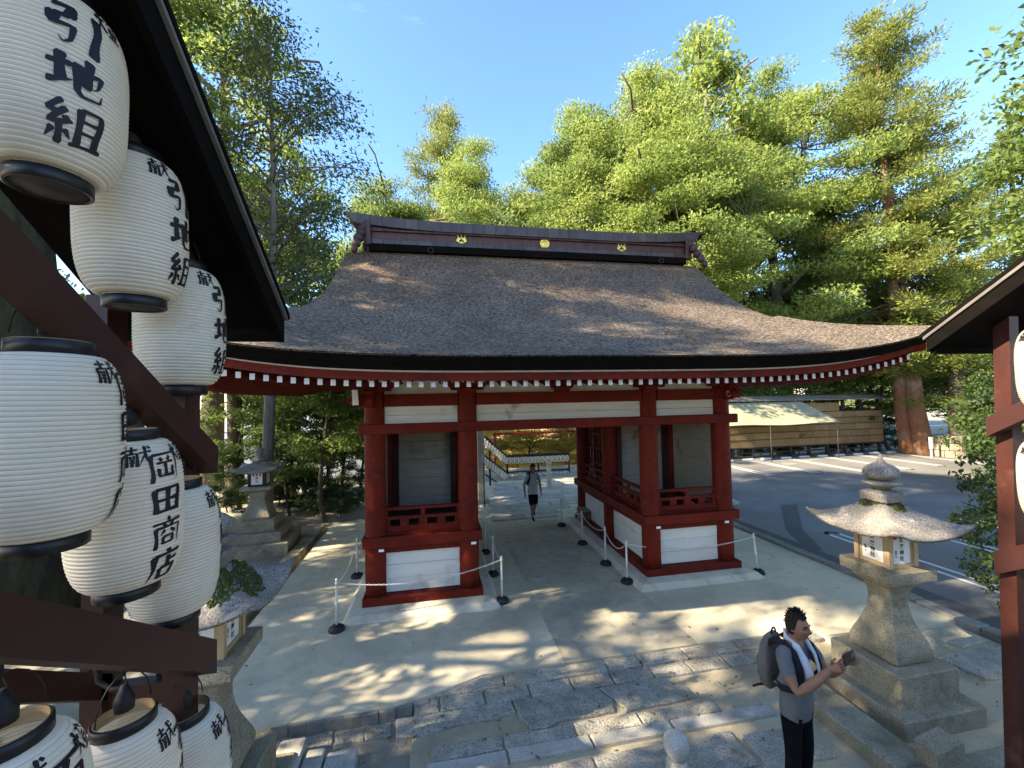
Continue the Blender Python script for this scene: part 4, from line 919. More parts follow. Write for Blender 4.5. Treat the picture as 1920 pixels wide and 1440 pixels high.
# ================================================================ stanchions and chains
def stanchion_parts():
    a = MB().lathe([(.125, 0), (.13, .02), (.115, .055), (.07, .085), (.03, .10)], 24).mesh('foot', RUBBER)
    p = MB().lathe([(.019, .07), (.019, .40), (.023, .405), (.023, .43), (.019, .435), (.019, .745), (.026, .75), (.026, .77), (.012, .78), (.02, .80), (.022, .815), (.014, .832)], 14).mesh('pole', PLAST)
    return a, p
SF, SP = stanchion_parts()
SPOS = [(-.33, -.38), (-.38, 1.72), (2.46, -.04), (2.46, 1.15), (2.45, 2.44), (4.87, 4.05), (4.93, 2.48), (4.98, 1.13), (5.03, .18), (7.84, -.04)]
SLAB = ['at the outer front corner by the trees', 'beside the outer wall of the gate, before the trees', 'at the passage corner of the weathered panel', 'second inside the passage on the plain-wall side', 'third inside the passage on the plain-wall side',
        'deepest in the passage, beside the offering box', 'in the passage just before the offering box', 'in the passage beside the middle pillar', 'at the passage corner of the railed bay', 'leaning, beside the parking lot kerb']
STOP = []
for i, ((x, y), lb) in enumerate(zip(SPOS, SLAB)):
    o = empty('stanchion', (x, y, .0), 0, 'white chain post with black foot '+lb, 'chain post', 'chain posts round the gate')
    if i == 9: o.rotation_euler = (R(0), R(-6), 0)
    link('foot', SF, o); link('pole', SP, o); STOP.append(Vector((x-(.08 if i == 9 else 0), y, .76)))
def chain(a, c, sag, label):
    b = MB(); a, c = STOP[a], STOP[c]; n = max(4, int((c-a).length*1.05/.042)); pts = []
    for k in range(n+1):
        t = k/n; p = a.lerp(c, t); p.z -= sag*4*t*(1-t); pts.append(p)
    for k in range(n):
        p, q = pts[k], pts[k+1]; d = (q-p); l = d.length*.66; d.normalize(); sd_ = d.cross(Vector((0, 0, 1))).normalized(); up = sd_.cross(d) if True else sd_
        ax = sd_ if k % 2 else up; mid = (p+q)/2
        b.tube([mid+d*l*math.cos(t)+ax*.011*math.sin(t) for t in np.linspace(0, 2*math.pi, 9)], .0038, 4, cap=False)
    return tag(b.build('plastic_chain', PLAST), label, 'chain', 'white chains between the posts')
chain(0, 2, .18, 'white plastic chain sagging before the weathered white front panel'); chain(0, 1, .16, 'white plastic chain along the outer side of the gate, by the trees')
chain(2, 3, .10, 'white plastic chain between the first two passage posts on the plain-wall side'); chain(3, 4, .12, 'white plastic chain between the inner passage posts on the plain-wall side')
chain(5, 6, .14, 'white plastic chain beside the offering box'); chain(6, 7, .14, 'white plastic chain along the passage before the lower white boards'); chain(7, 8, .22, 'white plastic chain hanging deep at the passage corner of the railed bay')
chain(8, 9, .16, 'white plastic chain sagging before the railed bay front panel')
# lamp pole with stone footing beyond the gate
o = empty('lamp_pole', (10.25, 5.75, -.05), 0, 'thin grey lamp pole on a small stone footing beside the gate', 'lamp pole')
MB().box((-.32, -.30, 0), (.32, .30, .12), bev=.02).build('footing', GRANP, o); MB().box((-.22, -.2, .12), (.22, .2, .42), bev=.02).build('footing', GRANP, o)
MB().lathe([(.06, .42), (.055, 1.2), (.05, 3.6)], 12).build('pole', GREYT, o)
for z in (1.7, 2.6): MB().box((-.02, -.09, z), (.22, .09, z+.07), bev=.02).build('lamp_head', PLAST, o)
o = empty('stone_step', (11.0, 5.15, -.05), R(-10), 'grey stone step beside the lamp pole', 'step'); MB().box((-.45, -.2, 0), (.45, .2, .13), bev=.02).build('slab', GRANP, o)
# ================================================================ people
SKIN = mat('skin', (.33, .17, .10), (.27, .135, .08), rough=.55, scale=14, spec=.25)
HAIR = mat('black hair', (.010, .009, .009), (.022, .020, .018), rough=.75, spec=.12, scale=60, stretch=(1, 1, .2), bump=.6, bscale=120, bstretch=(1, 1, .15))
SHIRT = mat('grey tee shirt', (.115, .118, .115), (.15, .152, .148), rough=.9, scale=5, bump=.5, bscale=9, bdist=.02)
TROUS = mat('black trousers', (.005, .005, .006), (.009, .009, .010), rough=.95, spec=.08, scale=5, bump=.5, bscale=9, bdist=.02)
SHOE = mat('dark shoes', (.015, .014, .014), rough=.6)
TOWEL = mat('white towel', (.74, .73, .70), (.66, .65, .62), rough=.95, scale=20, bump=.6, bscale=70)
PACKG = mat('grey backpack fabric', (.17, .155, .125), (.12, .11, .09), rough=.85, scale=5, bump=.5, bscale=14, bdist=.02)
PACKB = mat('black strap', (.012, .012, .016), rough=.8)
SHIRT2 = mat('pale tee shirt', (.50, .485, .44), (.44, .425, .38), rough=.9, scale=5, bump=.5, bscale=9, bdist=.02)
LIPS = mat('lips', (.30, .12, .09), rough=.5)
def head_geo(c, tilt=0, turn=0, s=1.0):
    b = MB(); nu, nv = 36, 28; V = []; F = []
    for j in range(nv+1):
        ph = math.pi*j/nv-math.pi/2
        for i in range(nu):
            th = 2*math.pi*i/nu; x, y, z = math.cos(ph)*math.sin(th), -math.cos(ph)*math.cos(th), math.sin(ph)
            px, py, pz = x*.076, y*.096, z*.118
            if z < 0: px *= 1-.28*(-z)**1.4; py *= 1-.10*(-z)
            front = max(0, -y)
            g_ = lambda cx, cz, sx, sz: math.exp(-((px-cx)/sx)**2-((pz-cz)/sz)**2)*(front > .3)
            py -= .022*g_(0, -.020, .012, .020)+.010*g_(0, .005, .010, .03)      # nose
            py += .010*g_(-.032, .012, .016, .012)+.010*g_(.032, .012, .016, .012)   # eye sockets
            py -= .006*g_(0, .036, .05, .012)                                     # brow
            py -= .007*g_(0, -.062, .020, .007)                                   # lips
            py -= .010*g_(0, -.098, .022, .016)                                   # chin
            py -= .005*g_(-.045, -.025, .018, .02)+.005*g_(.045, -.025, .018, .02) # cheeks
            V.append((px, py, pz))
    for j in range(nv):
        for i in range(nu): F.append((j*nu+i, j*nu+(i+1) % nu, (j+1)*nu+(i+1) % nu, (j+1)*nu+i))
    b.add(V, F, 0, True)
    for sx in (-1, 1):   # ears
        b.lathe([(.004, -.006), (.017, -.005), (.020, .002), (.012, .006), (.004, .003)], 12, M=Matrix.Translation((sx*.074, .008, -.005)) @ Matrix.Rotation(sx*R(80), 4, 'Y') @ Matrix.Diagonal((1.5, 1, 1, 1)))
        b.tube([(sx*.020, -.0835, .012), (sx*.033, -.0835, .0135), (sx*.046, -.073, .010)], .0038, 6, 1)     # eye line
        b.tube([(sx*.016, -.093, .031), (sx*.034, -.092, .036), (sx*.052, -.078, .031)], .0036, 6, 1)  # eyebrow
    b.tube([(-.022, -.094, -.062), (0, -.1015, -.0605), (.022, -.094, -.062)], .0035, 6, 2)
    Mx = Matrix.Translation(c) @ Matrix.Rotation(turn, 4, 'Z') @ Matrix.Rotation(tilt, 4, 'X') @ Matrix.Scale(s, 4)
    b.v = [tuple(Mx @ Vector(p)) for p in b.v]; return b, Mx
def hair_geo(Mx, seed=1, up=.02):
    r_ = random.Random(seed); b = MB(); nu, nv = 48, 20; V = []; F = []
    for j in range(nv+1):
        for i in range(nu):
            th = 2*math.pi*i/nu; y0 = -math.cos(th)
            low = -.62+.0*y0; low = .60 if y0 < -.45 else (-.5 if y0 > .05 else .60-(y0+.45)/.5*1.1)
            ph0 = math.asin(max(-.95, min(.9, low))); ph = ph0+(math.pi/2-ph0)*j/nv
            x, y, z = math.cos(ph)*math.sin(th), -math.cos(ph)*math.cos(th), math.sin(ph)
            k = 1.03+.0+.06*max(0, z)+.035*r_.random()*(j > 0)
            V.append((x*.079*k, y*.098*k+.004, z*.120*k+up*max(0, z)*(1+.4*math.sin(5*th))))
    for j in range(nv):
        for i in range(nu): F.append((j*nu+i, j*nu+(i+1) % nu, (j+1)*nu+(i+1) % nu, (j+1)*nu+i))
    b.add(V, F, 0, True)
    for i in range(420):   # short locks
        th = r_.uniform(0, 6.28); ph = r_.uniform(.15, 1.5)
        if -math.cos(th) < -.1 and ph < .85: continue
        d = Vector((math.cos(ph)*math.sin(th), -math.cos(ph)*math.cos(th), math.sin(ph))); p = Vector((d.x*.083, d.y*.103+.004, d.z*.128+up*max(0, d.z))); t = Vector((r_.uniform(-1, 1), r_.uniform(-1, .6), r_.uniform(0, .8))).normalized()
        e_ = p+d*.016+t*.022; q = t.cross(d).normalized()*.005; b.add([p-q, p+q, e_], [(0, 1, 2)])
    b.v = [tuple(Mx @ Vector(p)) for p in b.v]; return b
def hand_geo(b, wrist, fwd, side, thumb_side, curl=.6, mi=0, ls=1.0):
    """palm and five unequal bent fingers; fwd along the palm, side across it towards the little finger"""
    fwd = fwd.normalized(); side = (side-fwd*side.dot(fwd)).normalized(); nrm = fwd.cross(side)*thumb_side
    pc = [wrist-fwd*.02, wrist+fwd*.015, wrist+fwd*.05, wrist+fwd*.085]
    V = []; n = 12
    for p, w_, t_ in zip(pc, (.022, .028, .038, .040), (.02, .018, .015, .012)):
        for k in range(n): a = 2*math.pi*k/n; V.append(p+side*w_*math.cos(a)+nrm*t_*math.sin(a))
    F = [(l*n+k, l*n+(k+1) % n, (l+1)*n+(k+1) % n, (l+1)*n+k) for l in range(3) for k in range(n)]+[tuple(3*n+k for k in range(n))]
    b.add(V, F, mi, True)
    for k, (o_, l_) in enumerate(((-.029, .070), (-.010, .080), (.010, .075), (.028, .058))):
        p = wrist+fwd*.078+side*o_; pts = [p]; d = fwd.copy(); l_ *= ls
        for q in range(3):
            d = (d*math.cos(curl*(.55+.25*q))+nrm*math.sin(curl*(.55+.25*q))).normalized(); p = p+d*l_*(.42, .32, .26)[q]; pts.append(p)
        b.tube(pts, [.0095, .009, .0082, .0062], 8, mi)
    p = wrist+fwd*.02-side*.028; d = (fwd*.7-side*.7+nrm*.25).normalized(); p1 = p+d*.035; d = (fwd*.85-side*.2+nrm*.45).normalized(); p2 = p1+d*.03; b.tube([p, p1, p2, p2+d*.022], [.013, .011, .010, .007], 8, mi)
def person(name, loc, rz, J, bones, mats, head, label, hands, turn=0, tilt=0, scale=1, hairseed=1):
    names = list(J); idx = {n_: i for i, n_ in enumerate(names)}
    me = bpy.data.meshes.new('skeleton'); me.from_pydata([J[n_][0] for n_ in names], [(idx[a], idx[c]) for a, c, _ in bones], [])
    ob_ = bpy.data.objects.new('skeleton', me); COL.objects.link(ob_); md = ob_.modifiers.new('skin', 'SKIN'); md.use_smooth_shade = True
    for n_ in names:
        v = me.skin_vertices[0].data[idx[n_]]; r_ = J[n_][1]; v.radius = r_ if isinstance(r_, tuple) else (r_, r_); v.use_root = (n_ == 'pelvis')
    md2 = ob_.modifiers.new('sub', 'SUBSURF'); md2.levels = 2; md2.render_levels = 2
    bpy.context.view_layer.update(); ev = bpy.data.meshes.new_from_object(ob_.evaluated_get(bpy.context.evaluated_depsgraph_get()))
    b = MB(); vs_ = [v.co.copy() for v in ev.vertices]; fs_ = [tuple(p.vertices) for p in ev.polygons]
    seg = [(Vector(J[a][0]), Vector(J[c][0]), mi) for a, c, mi in bones]
    for f in fs_:
        c = sum((vs_[i] for i in f), Vector())/len(f); best = (9, 0)
        for a, e_, mi in seg:
            d = e_-a; t = max(0, min(1, (c-a).dot(d)/d.length_squared)); q = (c-a-d*t).length
            if q < best[0]: best = (q, mi)
        if best[1] == 2 and c.z > .815: best = (0, 1)
        if best[1] == 1 and c.z < .815: best = (0, 2)
        b.f.append(f); b.m.append(best[1]); b.smooth.append(True)
    b.v = [tuple(v) for v in vs_]; bpy.data.objects.remove(ob_); bpy.data.meshes.remove(me); bpy.data.meshes.remove(ev)
    hg, Mx = head_geo(Vector(head), tilt, turn)
    n0 = len(b.v); b.v += hg.v; b.f += [tuple(i+n0 for i in f) for f in hg.f]; b.m += [(0, 5, 4)[k] for k in hg.m]; b.smooth += hg.smooth
    for h_ in hands: hand_geo(b, *h_)
    root = empty(name, loc, rz, label, 'person'); root.scale = (scale,)*3
    b.build('body', mats+[LIPS, HAIR], root); hair_geo(Mx, hairseed).build('hair', HAIR, root)
    return root
# ---- man taking a picture (faces local -Y)
J = dict(pelvis=((0, .02, .93), (.165, .125)), belly=((0, .0, 1.06), (.165, .125)), chest=((0, .01, 1.26), (.175, .122)), upper=((0, .02, 1.38), (.13, .095)), neckb=((0, .015, 1.455), (.062, .06)), neck=((0, -.005, 1.53), (.052, .054)),
         hem=((0, .02, .88), (.158, .122)),
         shl=((.185, .015, 1.385), .072), sll=((.225, -.07, 1.27), .068), sll2=((.228, -.08, 1.255), .050), ell=((.235, -.165, 1.16), .043), fal=((.18, -.265, 1.285), .042), wrl=((.10, -.345, 1.42), .029),
         shr=((-.185, .015, 1.385), .072), slr=((-.245, -.06, 1.27), .068), slr2=((-.25, -.07, 1.255), .050), elr=((-.27, -.15, 1.155), .043), far=((-.205, -.255, 1.285), .042), wrr=((-.115, -.345, 1.425), .029),
         hil=((.09, .02, .76), .092), knl=((.105, -.0, .49), .072), anl=((.11, .03, .10), .058), fol=((.12, -.11, .045), .045), hir=((-.09, .02, .76), .092), knr=((-.105, -.0, .49), .072), anr=((-.11, .03, .10), .058), forr=((-.12, -.11, .045), .045))
BN = [('pelvis', 'belly', 1), ('belly', 'chest', 1), ('chest', 'upper', 1), ('upper', 'neckb', 1), ('neckb', 'neck', 0), ('pelvis', 'hem', 1), ('upper', 'shl', 1), ('shl', 'sll', 1), ('sll', 'sll2', 1), ('sll2', 'ell', 0), ('ell', 'fal', 0), ('fal', 'wrl', 0),
      ('upper', 'shr', 1), ('shr', 'slr', 1), ('slr', 'slr2', 1), ('slr2', 'elr', 0), ('elr', 'far', 0), ('far', 'wrr', 0), ('hem', 'hil', 2), ('hil', 'knl', 2), ('knl', 'anl', 2), ('anl', 'fol', 3), ('hem', 'hir', 2), ('hir', 'knr', 2), ('knr', 'anr', 2), ('anr', 'forr', 3)]
PH = Vector((0, -.43, 1.525))
wl, wr = Vector(J['wrl'][0]), Vector(J['wrr'][0])
HANDS = [(wl, Vector((-.02, -.09, .06)), Vector((.25, -.1, -1)), 1, .85, 0, 1.0), (wr, Vector((.02, -.09, .06)), Vector((-.25, -.1, -1)), -1, .85, 0, 1.0)]
MANP = (4.60, -4.27, -.075); MANR = R(18)
man = person('person', MANP, MANR, J, BN, [SKIN, SHIRT, TROUS, SHOE], (0, -.030, 1.605), 'man in grey tee with white towel and backpack, raising a phone to take a picture', HANDS, turn=R(0), tilt=R(-3), scale=1.0, hairseed=3)
# towel round the neck
b = MB()
def band(pts, wd, th, b, up=None):
    V = []; F = []; n = len(pts); pts = [Vector(p) for p in pts]
    for i, p in enumerate(pts):
        t = (pts[min(i+1, n-1)]-pts[max(0, i-1)]).normalized(); o_ = Vector((p.x, p.y-.01, 0)).normalized() if up is None else up; s_ = t.cross(o_).normalized(); o2 = s_.cross(t)
        V += [p-s_*wd/2, p+s_*wd/2, p+s_*wd/2+o2*th, p-s_*wd/2+o2*th]
    for i in range(n-1):
        for k in range(4): F.append((i*4+k, i*4+(k+1) % 4, i*4+4+(k+1) % 4, i*4+4+k))
    F += [(3, 2, 1, 0), tuple(4*(n-1)+k for k in range(4))]
    return b.add(V, F, 0, True)
band([(-.07, -.150, 1.20), (-.082, -.138, 1.28), (-.088, -.105, 1.37), (-.082, -.05, 1.445), (-.06, .045, 1.485), (0, .085, 1.495), (.06, .045, 1.485), (.082, -.05, 1.445), (.088, -.105, 1.37), (.082, -.138, 1.28), (.07, -.150, 1.20)], .075, .022, b); b.build('towel', TOWEL, man)
# backpack (worn: a thing of its own)
bp = empty('backpack', MANP, MANR, 'grey and black backpack worn by the man taking a picture', 'backpack')
b = MB(); V = []; F = []
for z, w_, d_ in ((.93, .10, .06), (.96, .135, .115), (1.08, .15, .145), (1.22, .15, .135), (1.34, .135, .105), (1.41, .10, .075), (1.44, .05, .045)):
    for k in range(20):
        a = 2*math.pi*k/20; ca, sa = math.cos(a), math.sin(a); ex = .62
        V.append((w_*math.copysign(abs(ca)**ex, ca), .20+d_*(.50+.75*math.copysign(abs(sa)**ex, sa))*.62, z))
for l in range(6):
    for k in range(20): F.append((l*20+k, l*20+(k+1) % 20, (l+1)*20+(k+1) % 20, (l+1)*20+k))
F += [tuple(reversed(range(20))), tuple(120+k for k in range(20))]
b.add(V, F, 0, True); b.build('bag', PACKG, bp)
b = MB(); b.box((-.10, .275, 1.0), (.10, .325, 1.2), bev=.02); b.build('front_pocket', PACKB, bp)
MB().tube([(-.09, .22, .97), (-.17, .27, .96), (-.21, .30, .94)], .010, 6).build('strap_end', PACKB, bp)
MB().tube([(.0+.035*math.cos(a), .20, 1.44+.05*math.sin(a)) for a in np.linspace(0, math.pi, 9)], .009, 6).build('top_handle', PACKB, bp)
for s in (-1, 1):
    b = MB(); band([(s*.125, .145, 1.08), (s*.165, .05, 1.06), (s*.180, -.06, 1.10), (s*.160, -.118, 1.20), (s*.150, -.112, 1.30), (s*.14, -.06, 1.42), (s*.13, .02, 1.468), (s*.115, .12, 1.44), (s*.10, .18, 1.38)], .055, .014, b); b.build('shoulder_strap', PACKB, bp)
ph = empty('smartphone', MANP, MANR, 'black smartphone held up in both hands by the man', 'phone')
Mp = Matrix.Translation(PH) @ Matrix.Rotation(R(-8), 4, 'X')
b = MB(); b.box((-.086, -.005, -.043), (.086, .005, .043), M=Mp, bev=.002); b.build('case', BLACKL, ph)
b = MB(); b.box((.032, -.0075, -.005), (.072, -.0048, .033), M=Mp, bev=.001); b.build('camera_bump', GREYT, ph)
# ---- walker coming through the gate (faces local -Y)
J2 = dict(pelvis=((0, .0, .94), (.15, .11)), belly=((0, .0, 1.06), (.15, .11)), chest=((0, -.01, 1.26), (.165, .112)), upper=((0, .0, 1.38), (.12, .085)), neckb=((0, .0, 1.455), (.056, .055)), neck=((0, -.015, 1.53), (.048, .05)), hem=((0, 0, .88), (.145, .108)),
          shl=((.18, .0, 1.385), .066), sll=((.235, .01, 1.23), .062), sll2=((.237, .012, 1.215), .045), ell=((.265, .04, 1.10), .039), wrl=((.27, -.03, .86), .028),
          shr=((-.18, .0, 1.385), .066), slr=((-.235, .02, 1.23), .062), slr2=((-.237, .022, 1.215), .045), elr=((-.27, .06, 1.10), .039), wrr=((-.265, .02, .86), .028),
          hil=((.085, .0, .76), .092), knl=((.10, .02, .53), .088), knl2=((.10, .025, .51), .055), anl=((.095, .20, .20), .040), fol=((.09, .15, .08), .042),
          hir=((-.085, -.03, .76), .092), knr=((-.09, -.12, .52), .088), knr2=((-.09, -.125, .50), .055), anr=((-.085, -.16, .10), .040), forr=((-.085, -.29, .05), .042))
BN2 = [('pelvis', 'belly', 1), ('belly', 'chest', 1), ('chest', 'upper', 1), ('upper', 'neckb', 1), ('neckb', 'neck', 0), ('pelvis', 'hem', 1), ('upper', 'shl', 1), ('shl', 'sll', 1), ('sll', 'sll2', 1), ('sll2', 'ell', 0), ('ell', 'wrl', 0), ('upper', 'shr', 1), ('shr', 'slr', 1), ('slr', 'slr2', 1), ('slr2', 'elr', 0), ('elr', 'wrr', 0),
       ('hem', 'hil', 2), ('hil', 'knl', 2), ('knl', 'knl2', 2), ('knl2', 'anl', 0), ('anl', 'fol', 3), ('hem', 'hir', 2), ('hir', 'knr', 2), ('knr', 'knr2', 2), ('knr2', 'anr', 0), ('anr', 'forr', 3)]
H2 = [(Vector(J2['wrl'][0]), Vector((0, -.03, -.1)), Vector((0, 1, 0)), -1, .35, 0, 1.0), (Vector(J2['wrr'][0]), Vector((0, -.02, -.1)), Vector((0, 1, 0)), 1, .35, 0, 1.0)]
wk = person('person', (4.22, 4.85, 0), R(8), J2, BN2, [SKIN, SHIRT2, TROUS, SHOE], (0, -.035, 1.605), 'person in pale tee and dark shorts walking through the gate passage', H2, tilt=R(6), scale=.97, hairseed=8)
wb = empty('backpack', (4.22, 4.85, 0), R(8), 'dark backpack worn by the person walking through the gate', 'backpack')
b = MB(); b.box((-.13, .12, 1.0), (.13, .25, 1.42), bev=.04); b.build('bag', PACKB, wb)
for s in (-1, 1):
    b = MB(); band([(s*.12, .11, 1.12), (s*.165, .02, 1.10), (s*.155, -.09, 1.18), (s*.135, -.115, 1.28), (s*.125, -.09, 1.40), (s*.12, .0, 1.462), (s*.11, .10, 1.42)], .05, .012, b); b.build('shoulder_strap', PACKB, wb)
# ================================================================ trees
def npmesh(name, V, quads, mats, tris=None):
    me = bpy.data.meshes.new(name); V = np.asarray(V, np.float32); Q = np.asarray(quads, np.int32)
    me.vertices.add(len(V)); me.vertices.foreach_set('co', V.ravel()); nq = len(Q); k = Q.shape[1]
    me.loops.add(nq*k); me.loops.foreach_set('vertex_index', Q.ravel()); me.polygons.add(nq)
    me.polygons.foreach_set('loop_start', np.arange(0, nq*k, k, dtype=np.int32)); me.polygons.foreach_set('loop_total', np.full(nq, k, np.int32))
    me.materials.append(mats); me.update(); return me
def unit(v): return v/np.maximum(np.linalg.norm(v, axis=-1, keepdims=True), 1e-9)
def leaves(C, U, N_, L_, W_):
    """diamond-ish quads: centre C, long axis U, normal N_"""
    U = unit(U); S = unit(np.cross(N_, U)); L_ = L_[:, None]; W_ = W_[:, None]; NN = np.cross(U, S)
    P = np.stack([C-U*L_*.5, C+S*W_*.5+U*L_*.05+NN*W_*.12, C+U*L_*.5, C-S*W_*.5+U*L_*.05+NN*W_*.12], 1).reshape(-1, 3)
    return P, np.arange(len(P)).reshape(-1, 4)
def pads(centers, radii, per, r, flat=.38, leaf=(.10, .17), aspect=.55, droop=0., up=.9):
    n = (per*(radii/np.mean(radii))**2).astype(int)+6; idx = np.repeat(np.arange(len(centers)), n); m_ = len(idx)
    d = unit(r.normal(size=(m_, 3))); rad = r.uniform(0, 1, m_)**.5; off = d*rad[:, None]*radii[idx][:, None]; off[:, 2] *= flat; off[:, 2] = np.where(off[:, 2] < 0, off[:, 2]*.6, off[:, 2])
    off[:, 2] -= droop*(np.hypot(off[:, 0], off[:, 1])**2)/radii[idx]
    C = centers[idx]+off; N_ = unit(r.normal(size=(m_, 3))*.45+np.array([0, 0, up])+unit(off+1e-6)*.45); U = unit(off*np.array([1, 1, .3])+r.normal(size=(m_, 3))*radii[idx][:, None]*.5)
    l = r.uniform(*leaf, m_); return leaves(C, U, N_, l, l*aspect)
class Tree:
    def __init__(s): s.t = MB()
    def wood(s, pts, rad, n=6): s.t.tube(pts, rad, n)
def curve(a, c, r, sag=0., jit=.06, n=4):
    a, c = np.asarray(a, float), np.asarray(c, float); L_ = np.linalg.norm(c-a); P = []
    for k in range(n+1):
        t = k/n; p = a+(c-a)*t; p = p+(r.normal(size=3)*jit*L_*.5*math.sin(math.pi*t)); p[2] += sag*L_*math.sin(math.pi*t); P.append(tuple(p))
    return P
def broadleaf(seed, H, rx, clear, n, per, leaf, lm, bark, top=.95, flat=.4, sparse=.0, lean=(0, 0), tr=None, padr=(.55, 1.1), twigs=True):
    r = np.random.default_rng(seed); T = Tree(); tr = tr or H*.022
    spine = [(lean[0]*t*H+.25*math.sin(3*t+seed), lean[1]*t*H+.25*math.cos(2.5*t+seed)-.25*math.cos(seed), t*H*.86) for t in np.linspace(0, 1, 9)]; spine[0] = (0, 0, -.3)
    T.wood(spine, list(np.linspace(tr*1.25, tr*.22, 9)), 9); SP = np.array(spine)
    # limbs
    nodes = [p for p in SP[3:]]
    limbs = []
    for k in range(13):
        z = clear*H+(H*.85-clear*H)*(k+.3)/13; a = k*2.4+r.uniform(-.4, .4); env = math.sin(math.pi*min(1, max(.08, (z/H-clear*.75)/(1.08-clear*.75))))**.6
        base = np.array([np.interp(z, SP[:, 2], SP[:, i]) for i in range(3)]); ln_ = rx*env*r.uniform(.6, .85); tip = base+np.array([math.cos(a)*ln_, math.sin(a)*ln_, ln_*r.uniform(.25, .6)])
        pts = curve(base, tip, r, .05, .10, 5); T.wood(pts, list(np.linspace(tr*.42*(1-.5*k/13), tr*.10, 6)), 6); limbs += [np.array(p) for p in pts[2:]]
    nodes = np.array(nodes+limbs)
    # cluster centres in a lumpy crown
    C = []; lump = r.normal(size=(7, 3)); 
    while len(C) < n:
        d = unit(r.normal(size=3)); f = r.uniform(.35, 1)**.45; z0 = clear*H; hz = (H*top-z0)/2
        k = 1+.22*np.sin(2.3*(lump@d)).sum()*.35
        p = np.array([d[0]*rx*f*k, d[1]*rx*f*k, z0+hz+d[2]*hz*f*k])
        w_ = np.interp((p[2]-z0)/(2*hz), [0, .12, .5, .85, 1.05], [.55, .85, 1, .72, .35]); p[:2] *= w_; p[0] += lean[0]*p[2]; p[1] += lean[1]*p[2]; C.append(p)
    for q in range(16): C.append(SP[-1]+r.normal(size=3)*np.array([.55, .55, .45])*(1+rx*.08)+np.array([0, 0, -.3]))
    n = len(C); C = np.array(C)
    for p in C:
        d = np.linalg.norm(nodes-p, axis=1)+.6*np.maximum(0, nodes[:, 2]-p[2]+.2); q = nodes[np.argmin(d)]
        if twigs: T.wood(curve(q, p, r, -.04, .10, 3), [tr*.10, tr*.07, tr*.045, tr*.02], 4)
    rad = r.uniform(*padr, n); V, Q = pads(C, rad, per, r, flat, leaf)
    return T.t.mesh('trunk', bark), npmesh('crown', V, Q, lm)
def cedar(seed, H, rx, clear, lm, bark, levels=46, per=26, tr=None, droop=.35, leaf=(.16, .30), forked=False, gap=.25, aspect=.30, tuft=.42):
    r = np.random.default_rng(seed); T = Tree(); tr = tr or H*.02; C = []; D = []
    spines = [[(.15*math.sin(4*t+seed), .15*math.cos(3*t), t*H) for t in np.linspace(0, 1, 11)]]; spines[0][0] = (0, 0, -.3)
    T.wood(spines[0], list(np.linspace(tr*1.2, tr*.08, 11)), 10); SP = np.array(spines[0])
    for k in range(levels):
        f = (k+.5)/levels; z = H*(clear+(1-clear)*f); env = (1-f)**.5*min(1, .55+f*3.5); base = np.array([np.interp(z, SP[:, 2], SP[:, i]) for i in range(3)])
        for j in range(r.integers(3, 6)):
            if r.uniform() < gap: continue
            a = r.uniform(0, 6.28); ln_ = max(.35, rx*env*r.uniform(.40, 1.2)); dz = -droop*ln_*r.uniform(.4, 1.1)*(1-f*.8)+.25*ln_*f
            tip = base+np.array([math.cos(a)*ln_, math.sin(a)*ln_, dz]); pts = curve(base, tip, r, .06, .06, 4); pts[-1] = (pts[-1][0], pts[-1][1], pts[-1][2]+.12*ln_)
            T.wood(pts, list(np.linspace(tr*.16*(1-f)+.015, .012, 5)), 5); P = np.array(pts)
            m_ = int(2+ln_*1.7)
            for t in np.linspace(.38, 1.0, m_):
                c = np.array([np.interp(t, np.linspace(0, 1, 5), P[:, i]) for i in range(3)])+r.normal(size=3)*.16*np.array([1, 1, .5]); C.append(c); D.append((math.cos(a), math.sin(a), .25))
    C = np.array(C); D = np.array(D); idx = np.repeat(np.arange(len(C)), per); m_ = len(idx)
    off = r.normal(size=(m_, 3))*tuft*np.array([.55, .55, .34]); U = unit(off*1.3+D[idx]*.25+np.array([0, 0, .22])+r.normal(size=(m_, 3))*.15); N_ = unit(r.normal(size=(m_, 3))+np.array([0, 0, .8])); l = r.uniform(*leaf, m_)
    V, Q = leaves(C[idx]+off, U, N_, l, l*aspect); return T.t.mesh('trunk', bark), npmesh('crown', V, Q, lm)
